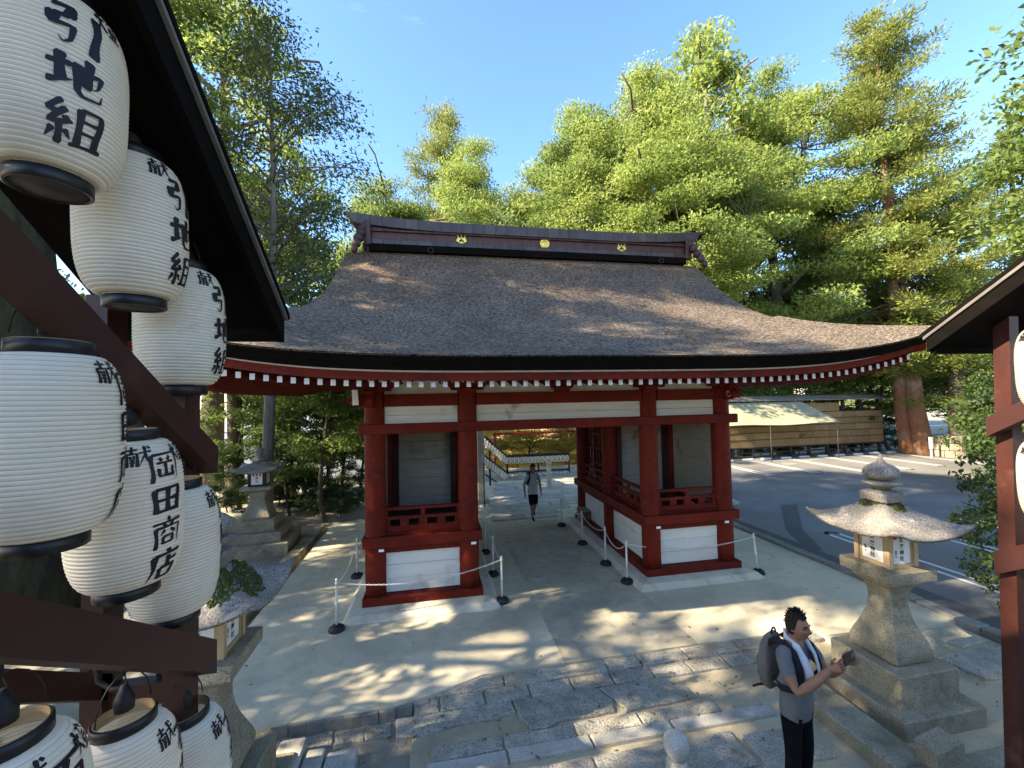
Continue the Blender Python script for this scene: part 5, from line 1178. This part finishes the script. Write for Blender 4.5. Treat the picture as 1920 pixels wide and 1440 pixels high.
def hinoki(seed, H, rx, clear, lm, bark, per=70, levels=40):
    """open conifer with flat drooping sprays"""
    r = np.random.default_rng(seed); T = Tree(); tr = H*.014; SP = np.array([(.2*math.sin(3*t), .15*math.cos(4*t), t*H) for t in np.linspace(0, 1, 9)]); SP[0, 2] = -.3
    T.wood([tuple(p) for p in SP], list(np.linspace(tr*1.15, tr*.1, 9)), 9); C = []; D = []
    for k in range(levels):
        f = (k+.5)/levels; z = H*(clear+(1-clear)*f); env = np.interp(f, [0, .2, .5, .8, 1], [.75, 1, .9, .55, .12]); base = np.array([np.interp(z, SP[:, 2], SP[:, i]) for i in range(3)])
        for j in range(3):
            a = r.uniform(0, 6.28); ln_ = rx*env*r.uniform(.5, 1.05); tip = base+np.array([math.cos(a)*ln_, math.sin(a)*ln_, ln_*r.uniform(.05, .5)]); pts = curve(base, tip, r, .05, .06, 4); T.wood(pts, list(np.linspace(tr*.22*(1-f)+.012, .008, 5)), 5); P = np.array(pts)
            for t in np.linspace(.35, 1.02, int(3+ln_*2.2)):
                c = np.array([np.interp(min(t, 1), np.linspace(0, 1, 5), P[:, i]) for i in range(3)])+r.normal(size=3)*.22; C.append(c); D.append((math.cos(a), math.sin(a), -.35))
    C = np.array(C); D = np.array(D); idx = np.repeat(np.arange(len(C)), per); m_ = len(idx); off = r.normal(size=(m_, 3))*np.array([.30, .30, .10])+D[idx]*r.uniform(-.2, .5, (m_, 1)); U = unit(D[idx]+r.normal(size=(m_, 3))*.5); N_ = unit(r.normal(size=(m_, 3))*.4+np.array([0, 0, 1])); l = r.uniform(.10, .2, m_)
    V, Q = leaves(C[idx]+off, U, N_, l, l*.42); return T.t.mesh('trunk', bark), npmesh('crown', V, Q, lm)
def plant(tm, x, y, h, name, label, cat='tree', grp=None, rz=0, s=(1, 1, 1), tn='trunk', z=None):
    o = empty(name, (x, y, float(gh(x, y)) if z is None else z), rz, label, cat, grp); o.scale = s
    link(tn, tm[0], o); link('crown' if cat == 'tree' else 'foliage', tm[1], o); return o
def at_y(px, y_):
    d = fw+rr*((px-960)/779.45); t = (y_-CAM.y)/d.y; return CAM.x+d.x*t
TB = broadleaf(11, 17, 6.2, .22, 310, 400, (.10, .18), LEAF_L, BARK, padr=(.65, 1.5), flat=.33)
TB2 = broadleaf(12, 15, 5.6, .2, 270, 400, (.10, .18), LEAF_M, BARK, padr=(.65, 1.45), flat=.33)
TAIR = broadleaf(16, 17, 4.6, .3, 150, 95, (.14, .24), LEAF_L, BARK, padr=(.45, 1.0), flat=.4, lean=(.03, 0))
TSD = broadleaf(15, 17, 6.0, .22, 240, 75, (.15, .24), LEAF_M, BARK, padr=(.4, .85), flat=.5)
TSP = broadleaf(13, 14, 3.0, .45, 110, 90, (.16, .28), LEAF_L, BARKG, padr=(.5, .95), flat=.5)
TC1 = cedar(21, 24, 5.2, .20, LEAF_C, BARKO, levels=36, per=95, gap=.28, tuft=.55, leaf=(.14, .26), aspect=.35, tr=.36)
TC2 = cedar(22, 24, 5.4, .20, LEAF_C, BARK, levels=34, per=95, gap=.28, tuft=.55, leaf=(.14, .26), aspect=.35)
TH = hinoki(31, 15, 4.2, .36, LEAF_D, BARKG, per=30, levels=32)
TSH = broadleaf(41, 3.0, 1.25, .10, 55, 110, (.07, .13), LEAF_S, BARK, padr=(.22, .42), flat=.6, tr=.03)
TUN = broadleaf(42, 6.5, 1.9, .25, 75, 110, (.10, .17), LEAF_M, BARK, padr=(.35, .7), flat=.4, tr=.07)
TPI = broadleaf(43, 6.0, 3.2, .35, 90, 130, (.12, .2), LEAF_Y, BARKD, padr=(.5, .9), flat=.32, tr=.13)
TNEAR = broadleaf(44, 3.0, 1.15, .08, 80, 34, (.085, .15), LEAF_S, BARK, padr=(.16, .36), flat=.75, tr=.022)
GB = 'trees behind the gate'
HT = {id(TB): 17*1.0, id(TB2): 15, id(TSP): 14, id(TC1): 24, id(TC2): 24, id(TH): 15, id(TUN): 6.5, id(TAIR): 17}
def plant_px(tm, px, ytop, y_, name, label, grp=GB, rz=0, w=1.0, zb=None):
    """foot under picture column px at depth y_, scaled so that the top reaches picture row ytop"""
    d = fw+rr*((px-960)/779.45)-uu*((ytop-720)/779.45); t = (y_-CAM.y)/d.y; p = CAM+d*t; z = float(gh(p.x, y_)) if zb is None else zb
    k = (p.z-z)/HT[id(tm)]; return plant(tm, p.x, y_, 0, name, label, grp=grp, rz=rz, s=(w, w, k), z=z)
plant_px(TB, 1225, 135, 14.5, 'broadleaf_tree', 'full light green broadleaf tree rising behind the ridge of the gate', rz=0, w=1.2)
plant_px(TB, 1440, 165, 17.5, 'broadleaf_tree', 'spreading light green broadleaf tree between the gate roof and the cedars', rz=2.2, w=1.3)
plant_px(TB2, 1370, 240, 24, 'broadleaf_tree', 'darker broadleaf tree standing behind the spreading light green one', rz=1.2, w=1.5)
plant_px(TB2, 1545, 430, 20, 'broadleaf_tree', 'leafy green tree filling the gap before the cedar trunks', rz=5.2, w=1.1)
plant_px(TB, 1095, 225, 30, 'broadleaf_tree', 'light green tree filling the gap above the ridge between two taller crowns', rz=1.5, w=1.5)
plant_px(TSP, 1300, 45, 17.0, 'broadleaf_tree', 'sparse broadleaf tree whose thin top sticks out above the broad crowns', rz=.4, w=1.5)
plant_px(TB2, 1100, 205, 20, 'broadleaf_tree', 'light broadleaf tree just above the middle of the gate ridge', rz=3.0, w=1.25)
plant_px(TB, 872, 285, 22, 'broadleaf_tree', 'rounded broadleaf tree between the small cedar and the middle of the ridge', rz=4.1, w=1.15)
plant_px(TC2, 828, 195, 28, 'cedar_tree', 'narrow cedar standing alone above the ridge crest', rz=1.0, w=1.2)
plant_px(TB2, 735, 300, 25, 'broadleaf_tree', 'low broadleaf tree behind the upturned end of the ridge', rz=.7, w=1.1)
plant_px(TUN, 575, 400, 11.0, 'bare_tree', 'thin open-branched tree beside the gable end of the gate roof', rz=.7, w=1.15)
plant_px(TC1, 1660, 50, 12.6, 'cedar_tree', 'tall cedar with orange bark leaning over the bark fence', rz=.3, w=1.0).rotation_euler = (0, R(-4), .3)
plant_px(TC1, 1690, 45, 11.9, 'cedar_tree', 'broad cedar with orange bark, twin of the leaning one by the fence', rz=2.0, w=1.1).rotation_euler = (0, R(4), 2.0)
plant_px(TC2, 1772, 330, 11.2, 'cedar_tree', 'shorter grey-trunked cedar with a stone collar at its foot', rz=1.0, w=.8)
plant_px(TC2, 1895, 240, 12.0, 'cedar_tree', 'cedar half hidden behind the worn red rack', rz=4.0, w=.9)
plant_px(TH, 500, 30, 5.0, 'cypress_tree', 'dark cypress with a slim pale trunk and drooping sprays beside the rack roof', rz=.6, w=.78)
plant_px(TAIR, 400, -60, 13, 'broadleaf_tree', 'tall pale broadleaf tree behind the dark cypress', rz=5.0, w=1.1)
plant_px(TAIR, 262, -150, 3.5, 'broadleaf_tree', 'broadleaf tree showing between the lanterns and the rack roof', rz=2.6, w=.6)
plant(TUN, at_y(612, 6.4), 6.4, 0, 'young_tree', 'young tree with a mossy trunk at the corner of the forecourt', grp='young trees beside the gate', rz=0, s=(.95, .95, 1.0))
for k, (px, y_, s_) in enumerate(((650, 8.5, 1.0), (560, 9.5, 1.1), (520, 11.5, 1.15), (600, 8.5, 1.2), (675, 9.5, 1.0), (455, 9.0, 1.2), (545, 7.6, .8))):
    plant(TUN, at_y(px, y_), y_, 0, 'young_tree', 'slender young tree in the thicket between the stone lantern and the gate', grp='young trees in the thicket', rz=k*1.3, s=(s_*.8, s_*.8, s_*.76))
for k, (px, y_, s_) in enumerate(((590, 7.2, .55), (640, 6.9, .5), (560, 8.0, .6), (520, 9.2, .7), (665, 8.0, .55), (470, 7.6, .6), (430, 8.6, .7), (545, 10.5, .8), (620, 10.5, .8))):
    plant(TSH, at_y(px, y_), y_, 0, 'shrub', 'low leafy shrub in the undergrowth beside the gate', 'shrub', 'undergrowth shrubs beside the gate', rz=k*1.1, s=(s_, s_, s_*.9), tn='stem')
# thick trunks on the left
def bigtrunk(x, y, rad, H, name, label, m_, lean=0, crown=None, cs=1, cz=0):
    o = empty(name, (x, y, float(gh(x, y))), 0, label, 'tree', 'trees left of the gate'); b = MB()
    b.tube([(lean*t*H+.08*math.sin(5*t), .06*math.cos(4*t), -.3+t*H) for t in np.linspace(0, 1, 9)], [rad*(1.45-.45*min(1, t*5))*(1-.35*t) for t in np.linspace(0, 1, 9)], 16); b.build('trunk', m_, o)
    if crown: link('crown', crown, o, (0, 0, cz), (0, 0, x), (cs, cs, cs))
    return o
bigtrunk(-6.35, 10.0, .30, 9, 'thick_tree', 'thick pale-barked tree trunk behind the weathered stone lantern', BARK, crown=TUN[1], cs=.9, cz=4.5)
bigtrunk(-5.55, 10.2, .15, 12, 'tall_tree', 'straight grey tree trunk beside the thick pale-barked one', BARKG, crown=TUN[1], cs=.9, cz=7.5)
bigtrunk(at_y(45, 1.0), 1.0, .66, 12, 'old_tree', 'huge dark mossy old tree trunk behind the paper lanterns', BARKD, -.03, crown=TB2[1], cs=.7, cz=9.5)
# hedge and fence on the far left
for k, (x, y, s_) in enumerate(((-9.6, 4.2, 1.0), (-8.6, 4.9, 1.0), (-7.7, 5.6, 1.0), (-10.5, 3.2, 1.1), (-6.9, 6.3, .9))):
    plant(TSH, x, y, 0, 'shrub', 'bright sunlit shrub behind the row of dark rocks', 'shrub', 'sunlit shrubs behind the rocks', rz=k*1.7, s=(s_*1.2, s_*1.2, s_*.8), tn='stem', z=-.5)
# right-hand greenery
plant(TNEAR, at_y(1868, -2.3), -2.3, 0, 'shrub', 'glossy shrub with loose leafy sprays beside the worn red rack post', 'shrub', 'shrubs by the red rack', rz=.5, s=(.62, .62, .75), tn='stem', z=-.05)
plant(TNEAR, at_y(1885, -.6), -.6, 0, 'shrub', 'taller glossy shrub behind the worn red rack post', 'shrub', 'shrubs by the red rack', rz=2.5, s=(.8, .8, 1.2), tn='stem', z=-.05)
for k, (x, y, s_) in enumerate(((25.5, 5.6, 1.3), (27.0, 6.6, 1.5), (24.0, 4.5, 1.2), (29.5, 8.0, 1.5), (22.5, 3.3, 1.2))):
    plant(TSH, x, y, 0, 'shrub', 'rounded shrub on the planted bank across the parking lot', 'shrub', 'shrubs on the bank', rz=k, s=(s_, s_, s_), tn='stem', z=-.1)
for k, (x, y, s_) in enumerate(((19.5, 16.5, 1.05), (22, 17.5, 1.2), (24.5, 16.2, 1.0), (30.5, 14.5, 1.25), (33, 13, 1.2), (28.6, 15.6, 1.1), (35.5, 10.5, 1.1))):
    plant(TUN, x, y, 0, 'young_tree', 'leafy small tree in the grove behind the bark fence', grp='small trees behind the fence', rz=k*2.0, s=(s_*1.3, s_*1.3, s_*.95), z=-.2)
for k in range(9):
    plant(TSH, 17.5+k*1.75, 15.2+.3*math.sin(k*2.1), 0, 'shrub', 'dark green hedge shrub close behind the bark fence', 'shrub', 'hedge behind the fence', rz=k*1.4, s=(1.0, .9, .95), tn='stem', z=-.25)
# garden trees seen through the gate
plant(TPI, at_y(985, 29), 29, 0, 'pine_tree', 'sunlit yellow green pine seen through the gate', grp='garden trees below the gate', rz=.5, s=(1.25, 1.25, 1.15), z=-5.6)
plant(TPI, at_y(1062, 31), 31, 0, 'pine_tree', 'second yellow green pine seen through the gate beside the far house', grp='garden trees below the gate', rz=2.5, s=(1.25, 1.25, 1.2), z=-5.9)
plant(TPI, at_y(930, 33), 33, 0, 'pine_tree', 'yellow leaved tree seen through the gate above the sloping lantern rows', grp='garden trees below the gate', rz=4.5, s=(1.4, 1.4, 1.25), z=-6.1)
# branch of the tree standing beside the stairs, reaching into the top corner
plant(TB2, 13.9, -5.3, 0, 'broadleaf_tree', 'tree overhanging from beside the stairs, only its leaf tips in view', grp='trees round the stairs', rz=1.9, s=(.82, .82, .95), z=0)
# the wood on the sunward side of the court; its crowns throw the dappled shade
for k, (x, y, tm, s_, hz) in enumerate(((-11.5, -3.2, TSD, 1.0, 1.0), (-12, 2.4, TSD, .9, .95), (-17.5, -4.5, TSD, 1.1, 1.3), (-19, 2.0, TSD, 1.0, 1.35), (-16, -12.2, TSD, 1.0, 1.15))):
    plant(tm, x, y, 0, 'broadleaf_tree', 'tree of the shading wood beyond the maroon rack', grp='wood beyond the maroon rack', rz=k*1.9, s=(s_, s_, hz), z=float(gh(x, y)))
# ================================================================ bark fence, canopy and far things
fo = empty('bark_fence', (0, 0, 0), 0, 'long brown bark panelled fence on dark posts along the parking lot', 'fence')
FY = 13.75
for i in range(10):
    x = 17.0+i*1.3; MB().box((x-.07, FY+.04, -.2), (x+.07, FY+.18, 3.32)).build('post', WOODD, fo)
for z in (.22, .5): MB().box((16.6, FY+.06, z), (28.9, FY+.12, z+.07)).build('low_rail', WOODD, fo)
rows = [(.58, 1.02), (1.02, 1.42), (1.42, 1.80), (1.80, 2.18), (2.18, 2.56)]
for z0, z1 in rows:
    for i in range(12):
        x0 = 16.6+i*1.025; MB().box((x0+.004, FY-.02+random.uniform(-.006, .006), z0+.012), (x0+1.021, FY+.03, z1-.012)).build('bark_panel', BAMBOO, fo)
    MB().box((16.58, FY-.045, z0-.018), (28.92, FY-.022, z0+.018)).build('batten', WOODD, fo)
for i in range(4): MB().box((21.5+i*1.05, FY-.02, 2.59), (22.53+i*1.05, FY+.03, 3.1)).build('bark_panel', BAMBOO, fo)
for z in (2.58, 2.85): MB().box((16.6, FY+.04, z), (28.9, FY+.09, z+.06)).build('top_rail', WOODD, fo)
MB().add([(16.4, FY-.35, 3.30), (29.1, FY-.35, 3.26), (29.1, FY+.5, 3.52), (16.4, FY+.5, 3.56), (16.4, FY-.35, 3.34), (29.1, FY-.35, 3.30), (29.1, FY+.5, 3.56), (16.4, FY+.5, 3.60)], [(3, 2, 1, 0), (4, 5, 6, 7), (0, 1, 5, 4), (1, 2, 6, 5), (2, 3, 7, 6), (3, 0, 4, 7)]).build('coping', WOODG, fo)
co = empty('canvas_canopy', (0, 0, 0), 0, 'pale canvas canopy sloping out from the bark fence', 'canopy')
b = MB(); V = []; F = []; nx_, ny_ = 12, 6
for j in range(ny_+1):
    for i in range(nx_+1):
        u, v = i/nx_, j/ny_; xa = 16.5; xb = 22.8-.0*v; x = xa+(xb-xa)*u+1.35*v*u; y = 13.55-1.25*v; z = 3.22-1.22*v-.10*math.sin(math.pi*u)*math.sin(math.pi*v)+.04*math.sin(9*u)*v; V.append((x, y, z))
for j in range(ny_):
    for i in range(nx_): F.append((j*(nx_+1)+i, j*(nx_+1)+i+1, (j+1)*(nx_+1)+i+1, (j+1)*(nx_+1)+i))
V2 = [(x, y, z-.012) for x, y, z in V]; n_ = len(V); b.add(V+V2, F+[tuple(reversed([k+n_ for k in f])) for f in F], 0, True); b.build('canvas', TARP, co)
for x in (16.6, 19.5, 23.9): MB().tube([(x, 12.32, -.06), (x, 12.32, 2.0)], .022, 8).build('pole', WOODD, co)
# signs and hydrant across the lot
o = empty('white_sign', (28.6, 11.0, -.05), 0, 'small white upright sign beside the cedar trunk', 'sign'); MB().box((-.05, -.03, 0), (.05, .03, .5)).build('stake', PLAST, o); MB().box((-.10, -.04, .5), (.10, .04, 1.15), bev=.01).build('board', PLAST, o)
o = empty('red_hydrant', (28.5, 8.0, -.1), 0, 'small faded red hydrant beside the grey trunk', 'hydrant')
MB().lathe([(.14, 0), (.14, .06), (.09, .08), (.09, .45), (.13, .48), (.13, .56), (.08, .66), (.02, .70)], 14).build('barrel', mat('faded red', (.45, .14, .09), (.5, .2, .13), scale=6), o)
MB().tube([(-.16, 0, .36), (.16, 0, .36)], .045, 10).build('outlet', MAROONL, o)
# stone collar at the foot of the cedar
o = empty('stone_collar', (at_y(1772, 11.2), 11.2, -.1), 0, 'grey stone block collar round the foot of the shorter cedar', 'stone collar')
for k in range(3):
    for j in range(10):
        a = 2*math.pi*(j+.5*(k % 2))/10; MB().box((-.20, -.08, 0), (.20, .08, .40), M=Matrix.Translation((.62*math.cos(a), .62*math.sin(a), .42*k)) @ Matrix.Rotation(a+math.pi/2, 4, 'Z'), bev=.02).build('block', STONE, o)
# foot bridge and pavilion in the distance on the right
o = empty('red_railing', (0, 0, 0), 0, 'thin red railing of a small bridge behind the shrubs', 'railing')
for x in np.arange(30.5, 36, .9): MB().box((x-.03, 6.97+(x-30.5)*-.1, .2), (x+.03, 7.03+(x-30.5)*-.1, 1.4)).build('baluster', RED, o)
for z in (.9, 1.34): MB().tube([(30.4, 7.0, z), (36, 6.45, z)], .035, 6).build('rail', RED, o)
o = empty('far_pavilion', (0, 0, 0), 0, 'pale low building with red posts behind the trees across the lot', 'building')
MB().box((44, 14, -.5), (60, 20, 4.5)).build('wall', FAR_GREY, o); MB().box((43.4, 13.2, 4.5), (60.6, 20.6, 4.9)).build('roof', FAR_ROOF, o)
for x in (44.5, 48, 51.5, 55, 58.5): MB().box((x-.12, 13.3, -.5), (x+.12, 13.54, 4.5)).build('post', RED, o)
for x in (46, 50, 53.5, 57): 
    wn = MB().box((x-.7, 13.93, 1.2), (x+.7, 13.99, 2.6)).build('window', WOODD, o); MB().box((x-.6, 13.90, 1.3), (x+.6, 13.925, 2.5)).build('pane', FAR_ROOF, wn)
# houses below, seen through the gate
def house(x, y, w_, d_, h_, z, wall, roofc, label, gable=1.6):
    o = empty('far_house', (x, y, z), R(8), label, 'house'); MB().box((-w_/2, -d_/2, -6), (w_/2, d_/2, h_)).build('wall', wall, o)
    V = [(-w_/2-.4, -d_/2-.5, h_-.15), (w_/2+.4, -d_/2-.5, h_-.15), (w_/2+.4, d_/2+.5, h_-.15), (-w_/2-.4, d_/2+.5, h_-.15), (-w_/2-.4, 0, h_+gable), (w_/2+.4, 0, h_+gable)]
    MB().add(V, [(0, 1, 5, 4), (2, 3, 4, 5), (0, 4, 3), (1, 2, 5), (3, 2, 1, 0)]).build('roof', roofc, o)
    for k in range(int(w_/2)):
        wx = -w_/2+1+k*2; wn = MB().box((wx-.5, -d_/2-.06, h_-1.7), (wx+.5, -d_/2-.003, h_-.5)).build('window', WOODG, o); MB().box((wx-.42, -d_/2-.075, h_-1.62), (wx+.42, -d_/2-.062, h_-.58)).build('pane', FAR_ROOF, wn)
OCHRE = mat('ochre wall', (.52, .34, .10), (.6, .4, .14), rough=.8, scale=1)
house(at_y(1005, 44), 44, 9, 6, 3.0, -4.2, OCHRE, mat('ochre roof', (.40, .22, .09), (.48, .3, .12), scale=3), 'ochre house with brown roof seen through the gate')
house(at_y(1085, 48), 48, 7, 6, 4.2, -4.2, FAR_WALL, FAR_ROOF, 'white house with blue grey roof seen through the gate')
house(at_y(925, 50), 50, 8, 6, 4.0, -4.0, FAR_WALL, FAR_ROOF, 'white house behind the sloping lantern rows')
house(at_y(560, 40), 40, 14, 8, 5.0, -4.5, FAR_WALL, FAR_ROOF, 'white house glimpsed through the thicket')
house(at_y(660, 46), 46, 12, 8, 6.0, -4.5, FAR_WALL, FAR_ROOF, 'taller white house glimpsed beside the gate')
# rows of lanterns below the gate
def mini():
    b = MB(); H_ = .46; pr = [(.09, 0), (.10, .02)]+[(.09+.075*max(0, 1-abs(2*t-1)**3)**.5, .03+H_*t) for t in np.linspace(0, 1, 9)]+[(.09, H_+.06)]; b.lathe(pr, 12)
    for f in range(len(b.f)):
        pass
    return b.mesh('paper_body', PAPER)
MINI = mini(); MRIM = MB().lathe([(.095, 0), (.10, .0), (.10, .045), (.095, .045)], 12).mesh('rim', BLACKL)
MTX = lantern_text([(c, 0, LH*.5+(1-i)*.105, .118) for i, c in enumerate('引地組')]).mesh('writing', INK)
def row_rack(A, B_, zs, label, n, face, glab, grp):
    o = empty('lantern_rack', (0, 0, 0), 0, label, 'lantern rack', 'racks below the gate'); A = Vector(A); B_ = Vector(B_); d = (B_-A); dn = Vector((d.x, d.y, 0)).normalized()
    for k, z in enumerate(zs):
        p, q = A+Vector((0, 0, z)), B_+Vector((0, 0, z)); MB().tube([p, q], .06 if k == len(zs)-1 else .04, 4, sm=False).build('rail', MAROON, o)
        if k == 0: continue
        for i in range(n):
            c = p.lerp(q, (i+.5)/n); e_ = empty('paper_lantern', (c.x, c.y, c.z-.64*.66), face, glab, 'lantern', grp); e_.scale = (.62, .62, .66)
            link('paper_body', MINI, e_); link('rim', MRIM, e_, (0, 0, -.02)); link('rim', MRIM, e_, (0, 0, .51)); link('writing', MTX, e_, (0, 0, .03), scale=(1.05, 1.05, 1))
            MB_h = link('hanger', HANG, e_, (0, 0, .55))
    for t in (0, .5, 1):
        p = A.lerp(B_, t); MB().box((p.x-.04, p.y-.04, -2.5), (p.x+.04, p.y+.04, p.z+zs[-1])).build('post', MAROON, o)
HANG = MB().tube([(0, 0, 0), (0, 0, .10)], .006, 5).mesh('hanger', WIRE)
row_rack((4.72, 12.5, 0), (7.9, 12.5, 0), (-.62, .13, .93), 'dark rack with two rows of lanterns across the end of the stone path', 15, R(-90), 'small paper lantern in the level rows beyond the stone path', 'lanterns in the level rows')
row_rack((2.55, 8.7, 2.05), (4.70, 12.2, .15), (-.80, .0, .80), 'rack with sloping rows of lanterns beside the stone path', 15, R(-40), 'small paper lantern in the sloping rows beside the stone path', 'lanterns in the sloping rows')
MB().box((4.5, 12.45, 1.9), (8.2, 12.55, 2.0))
b = MB().box((4.4, 14.9, 1.75), (9.5, 15.0, 1.86)); o = empty('cross_beam', (0, 0, 0), 0, 'thin red beam on two posts beyond the level lantern rows', 'beam'); b.build('beam', RED, o)
for x in (4.5, 9.3): MB().box((x-.06, 14.9, -3), (x+.06, 15.0, 1.75)).build('post', RED, o)
o = empty('stone_pillar', (2.93, 7.55, -.05), 0, 'tall square grey stone pillar at the edge of the rear path', 'stone pillar'); MB().sqlathe([(.13, 0), (.12, 2.9), (.14, 2.92), (.14, 3.05), (.02, 3.2)], ch=.015).build('shaft', GRANP, o); MB().sqlathe([(.26, -.05), (.26, .14), (.24, .16)], ch=.02).build('base', GRANP, o)
o = empty('stone_post', (5.93, 9.15, -.03), 0, 'slim stone post with a round head on the rear path', 'stone post'); MB().sqlathe([(.085, 0), (.08, 1.02), (.10, 1.04), (.10, 1.10), (.05, 1.12)], ch=.015).build('shaft', GRANP, o); MB().lathe([(.04, 1.11), (.10, 1.16), (.11, 1.22), (.07, 1.29), (.0, 1.31)], 14, cap=False).build('head', GRANP, o)
o = empty('metal_post', (2.95, 6.9, -.03), 0, 'thin dark metal post beside the tall stone pillar', 'post'); MB().lathe([(.05, 0), (.02, .02), (.018, 1.5), (.006, 1.52)], 10).build('pole', WIRE, o)
# wooded hill in the distance
b = MB(); V = []; F = []; nn = 40
for j in range(13):
    for i in range(nn+1):
        x = 60+i*6; t = j/12; y = 40+t*60; h = 26*math.sin(math.pi*min(1, max(0, (i-3)/(nn-3))))**.8*math.sin(math.pi*t)+rng.normal(0, .5); V.append((x, y, h-4))
for j in range(12):
    for i in range(nn): F.append((j*(nn+1)+i, j*(nn+1)+i+1, (j+1)*(nn+1)+i+1, (j+1)*(nn+1)+i))
b.add(V, F, 0, True); tag(b.build('hill', mat('wooded slope', (.05, .075, .02), (.12, .14, .035), rough=1, scale=.5, detail=8, bump=1, bscale=1.5, bdist=1)), 'wooded hill in the distance', 'hill', kind='structure')
# fallen leaves
b = MB()
for (x0, x1, y0, y1, z, n) in ((1.0, 5.4, -4.6, -2.0, -.022, 90), (-1.8, 9.4, -1.9, 5.8, .003, 130), (-7, -2.3, -3.5, 9, None, 500), (7.6, 9.4, -4.6, -2.4, -.03, 60), (2.6, 8.8, 5, 10, .012, 60), (-.5, .9, -4.5, -2.6, -.158, 40)):
    for i in range(n):
        x, y = random.uniform(x0, x1), random.uniform(y0, y1)
        if z is not None and z == .003 and any(a-.35 < x < c+.35 and -.35 < y < 4.7 for a, c in BL): continue
        zz = (float(gh(x, y))+.02 if z is None else z)+.004; a = random.uniform(0, 6.28); l = random.uniform(.018, .04); ca, sa = math.cos(a), math.sin(a); h_ = random.uniform(.002, .012)
        b.add([(x-ca*l, y-sa*l, zz), (x+sa*l*.45, y-ca*l*.45, zz+h_), (x+ca*l, y+sa*l, zz+h_*.4), (x-sa*l*.45, y+ca*l*.45, zz+h_)], [(0, 1, 2, 3)])
tag(b.build('leaf_litter', mat('dry leaf', (.16, .10, .04), (.24, .17, .06), rough=.9, scale=40, island=.4)), 'scattered dry fallen leaves on the court and soil', 'leaf litter', kind='stuff')
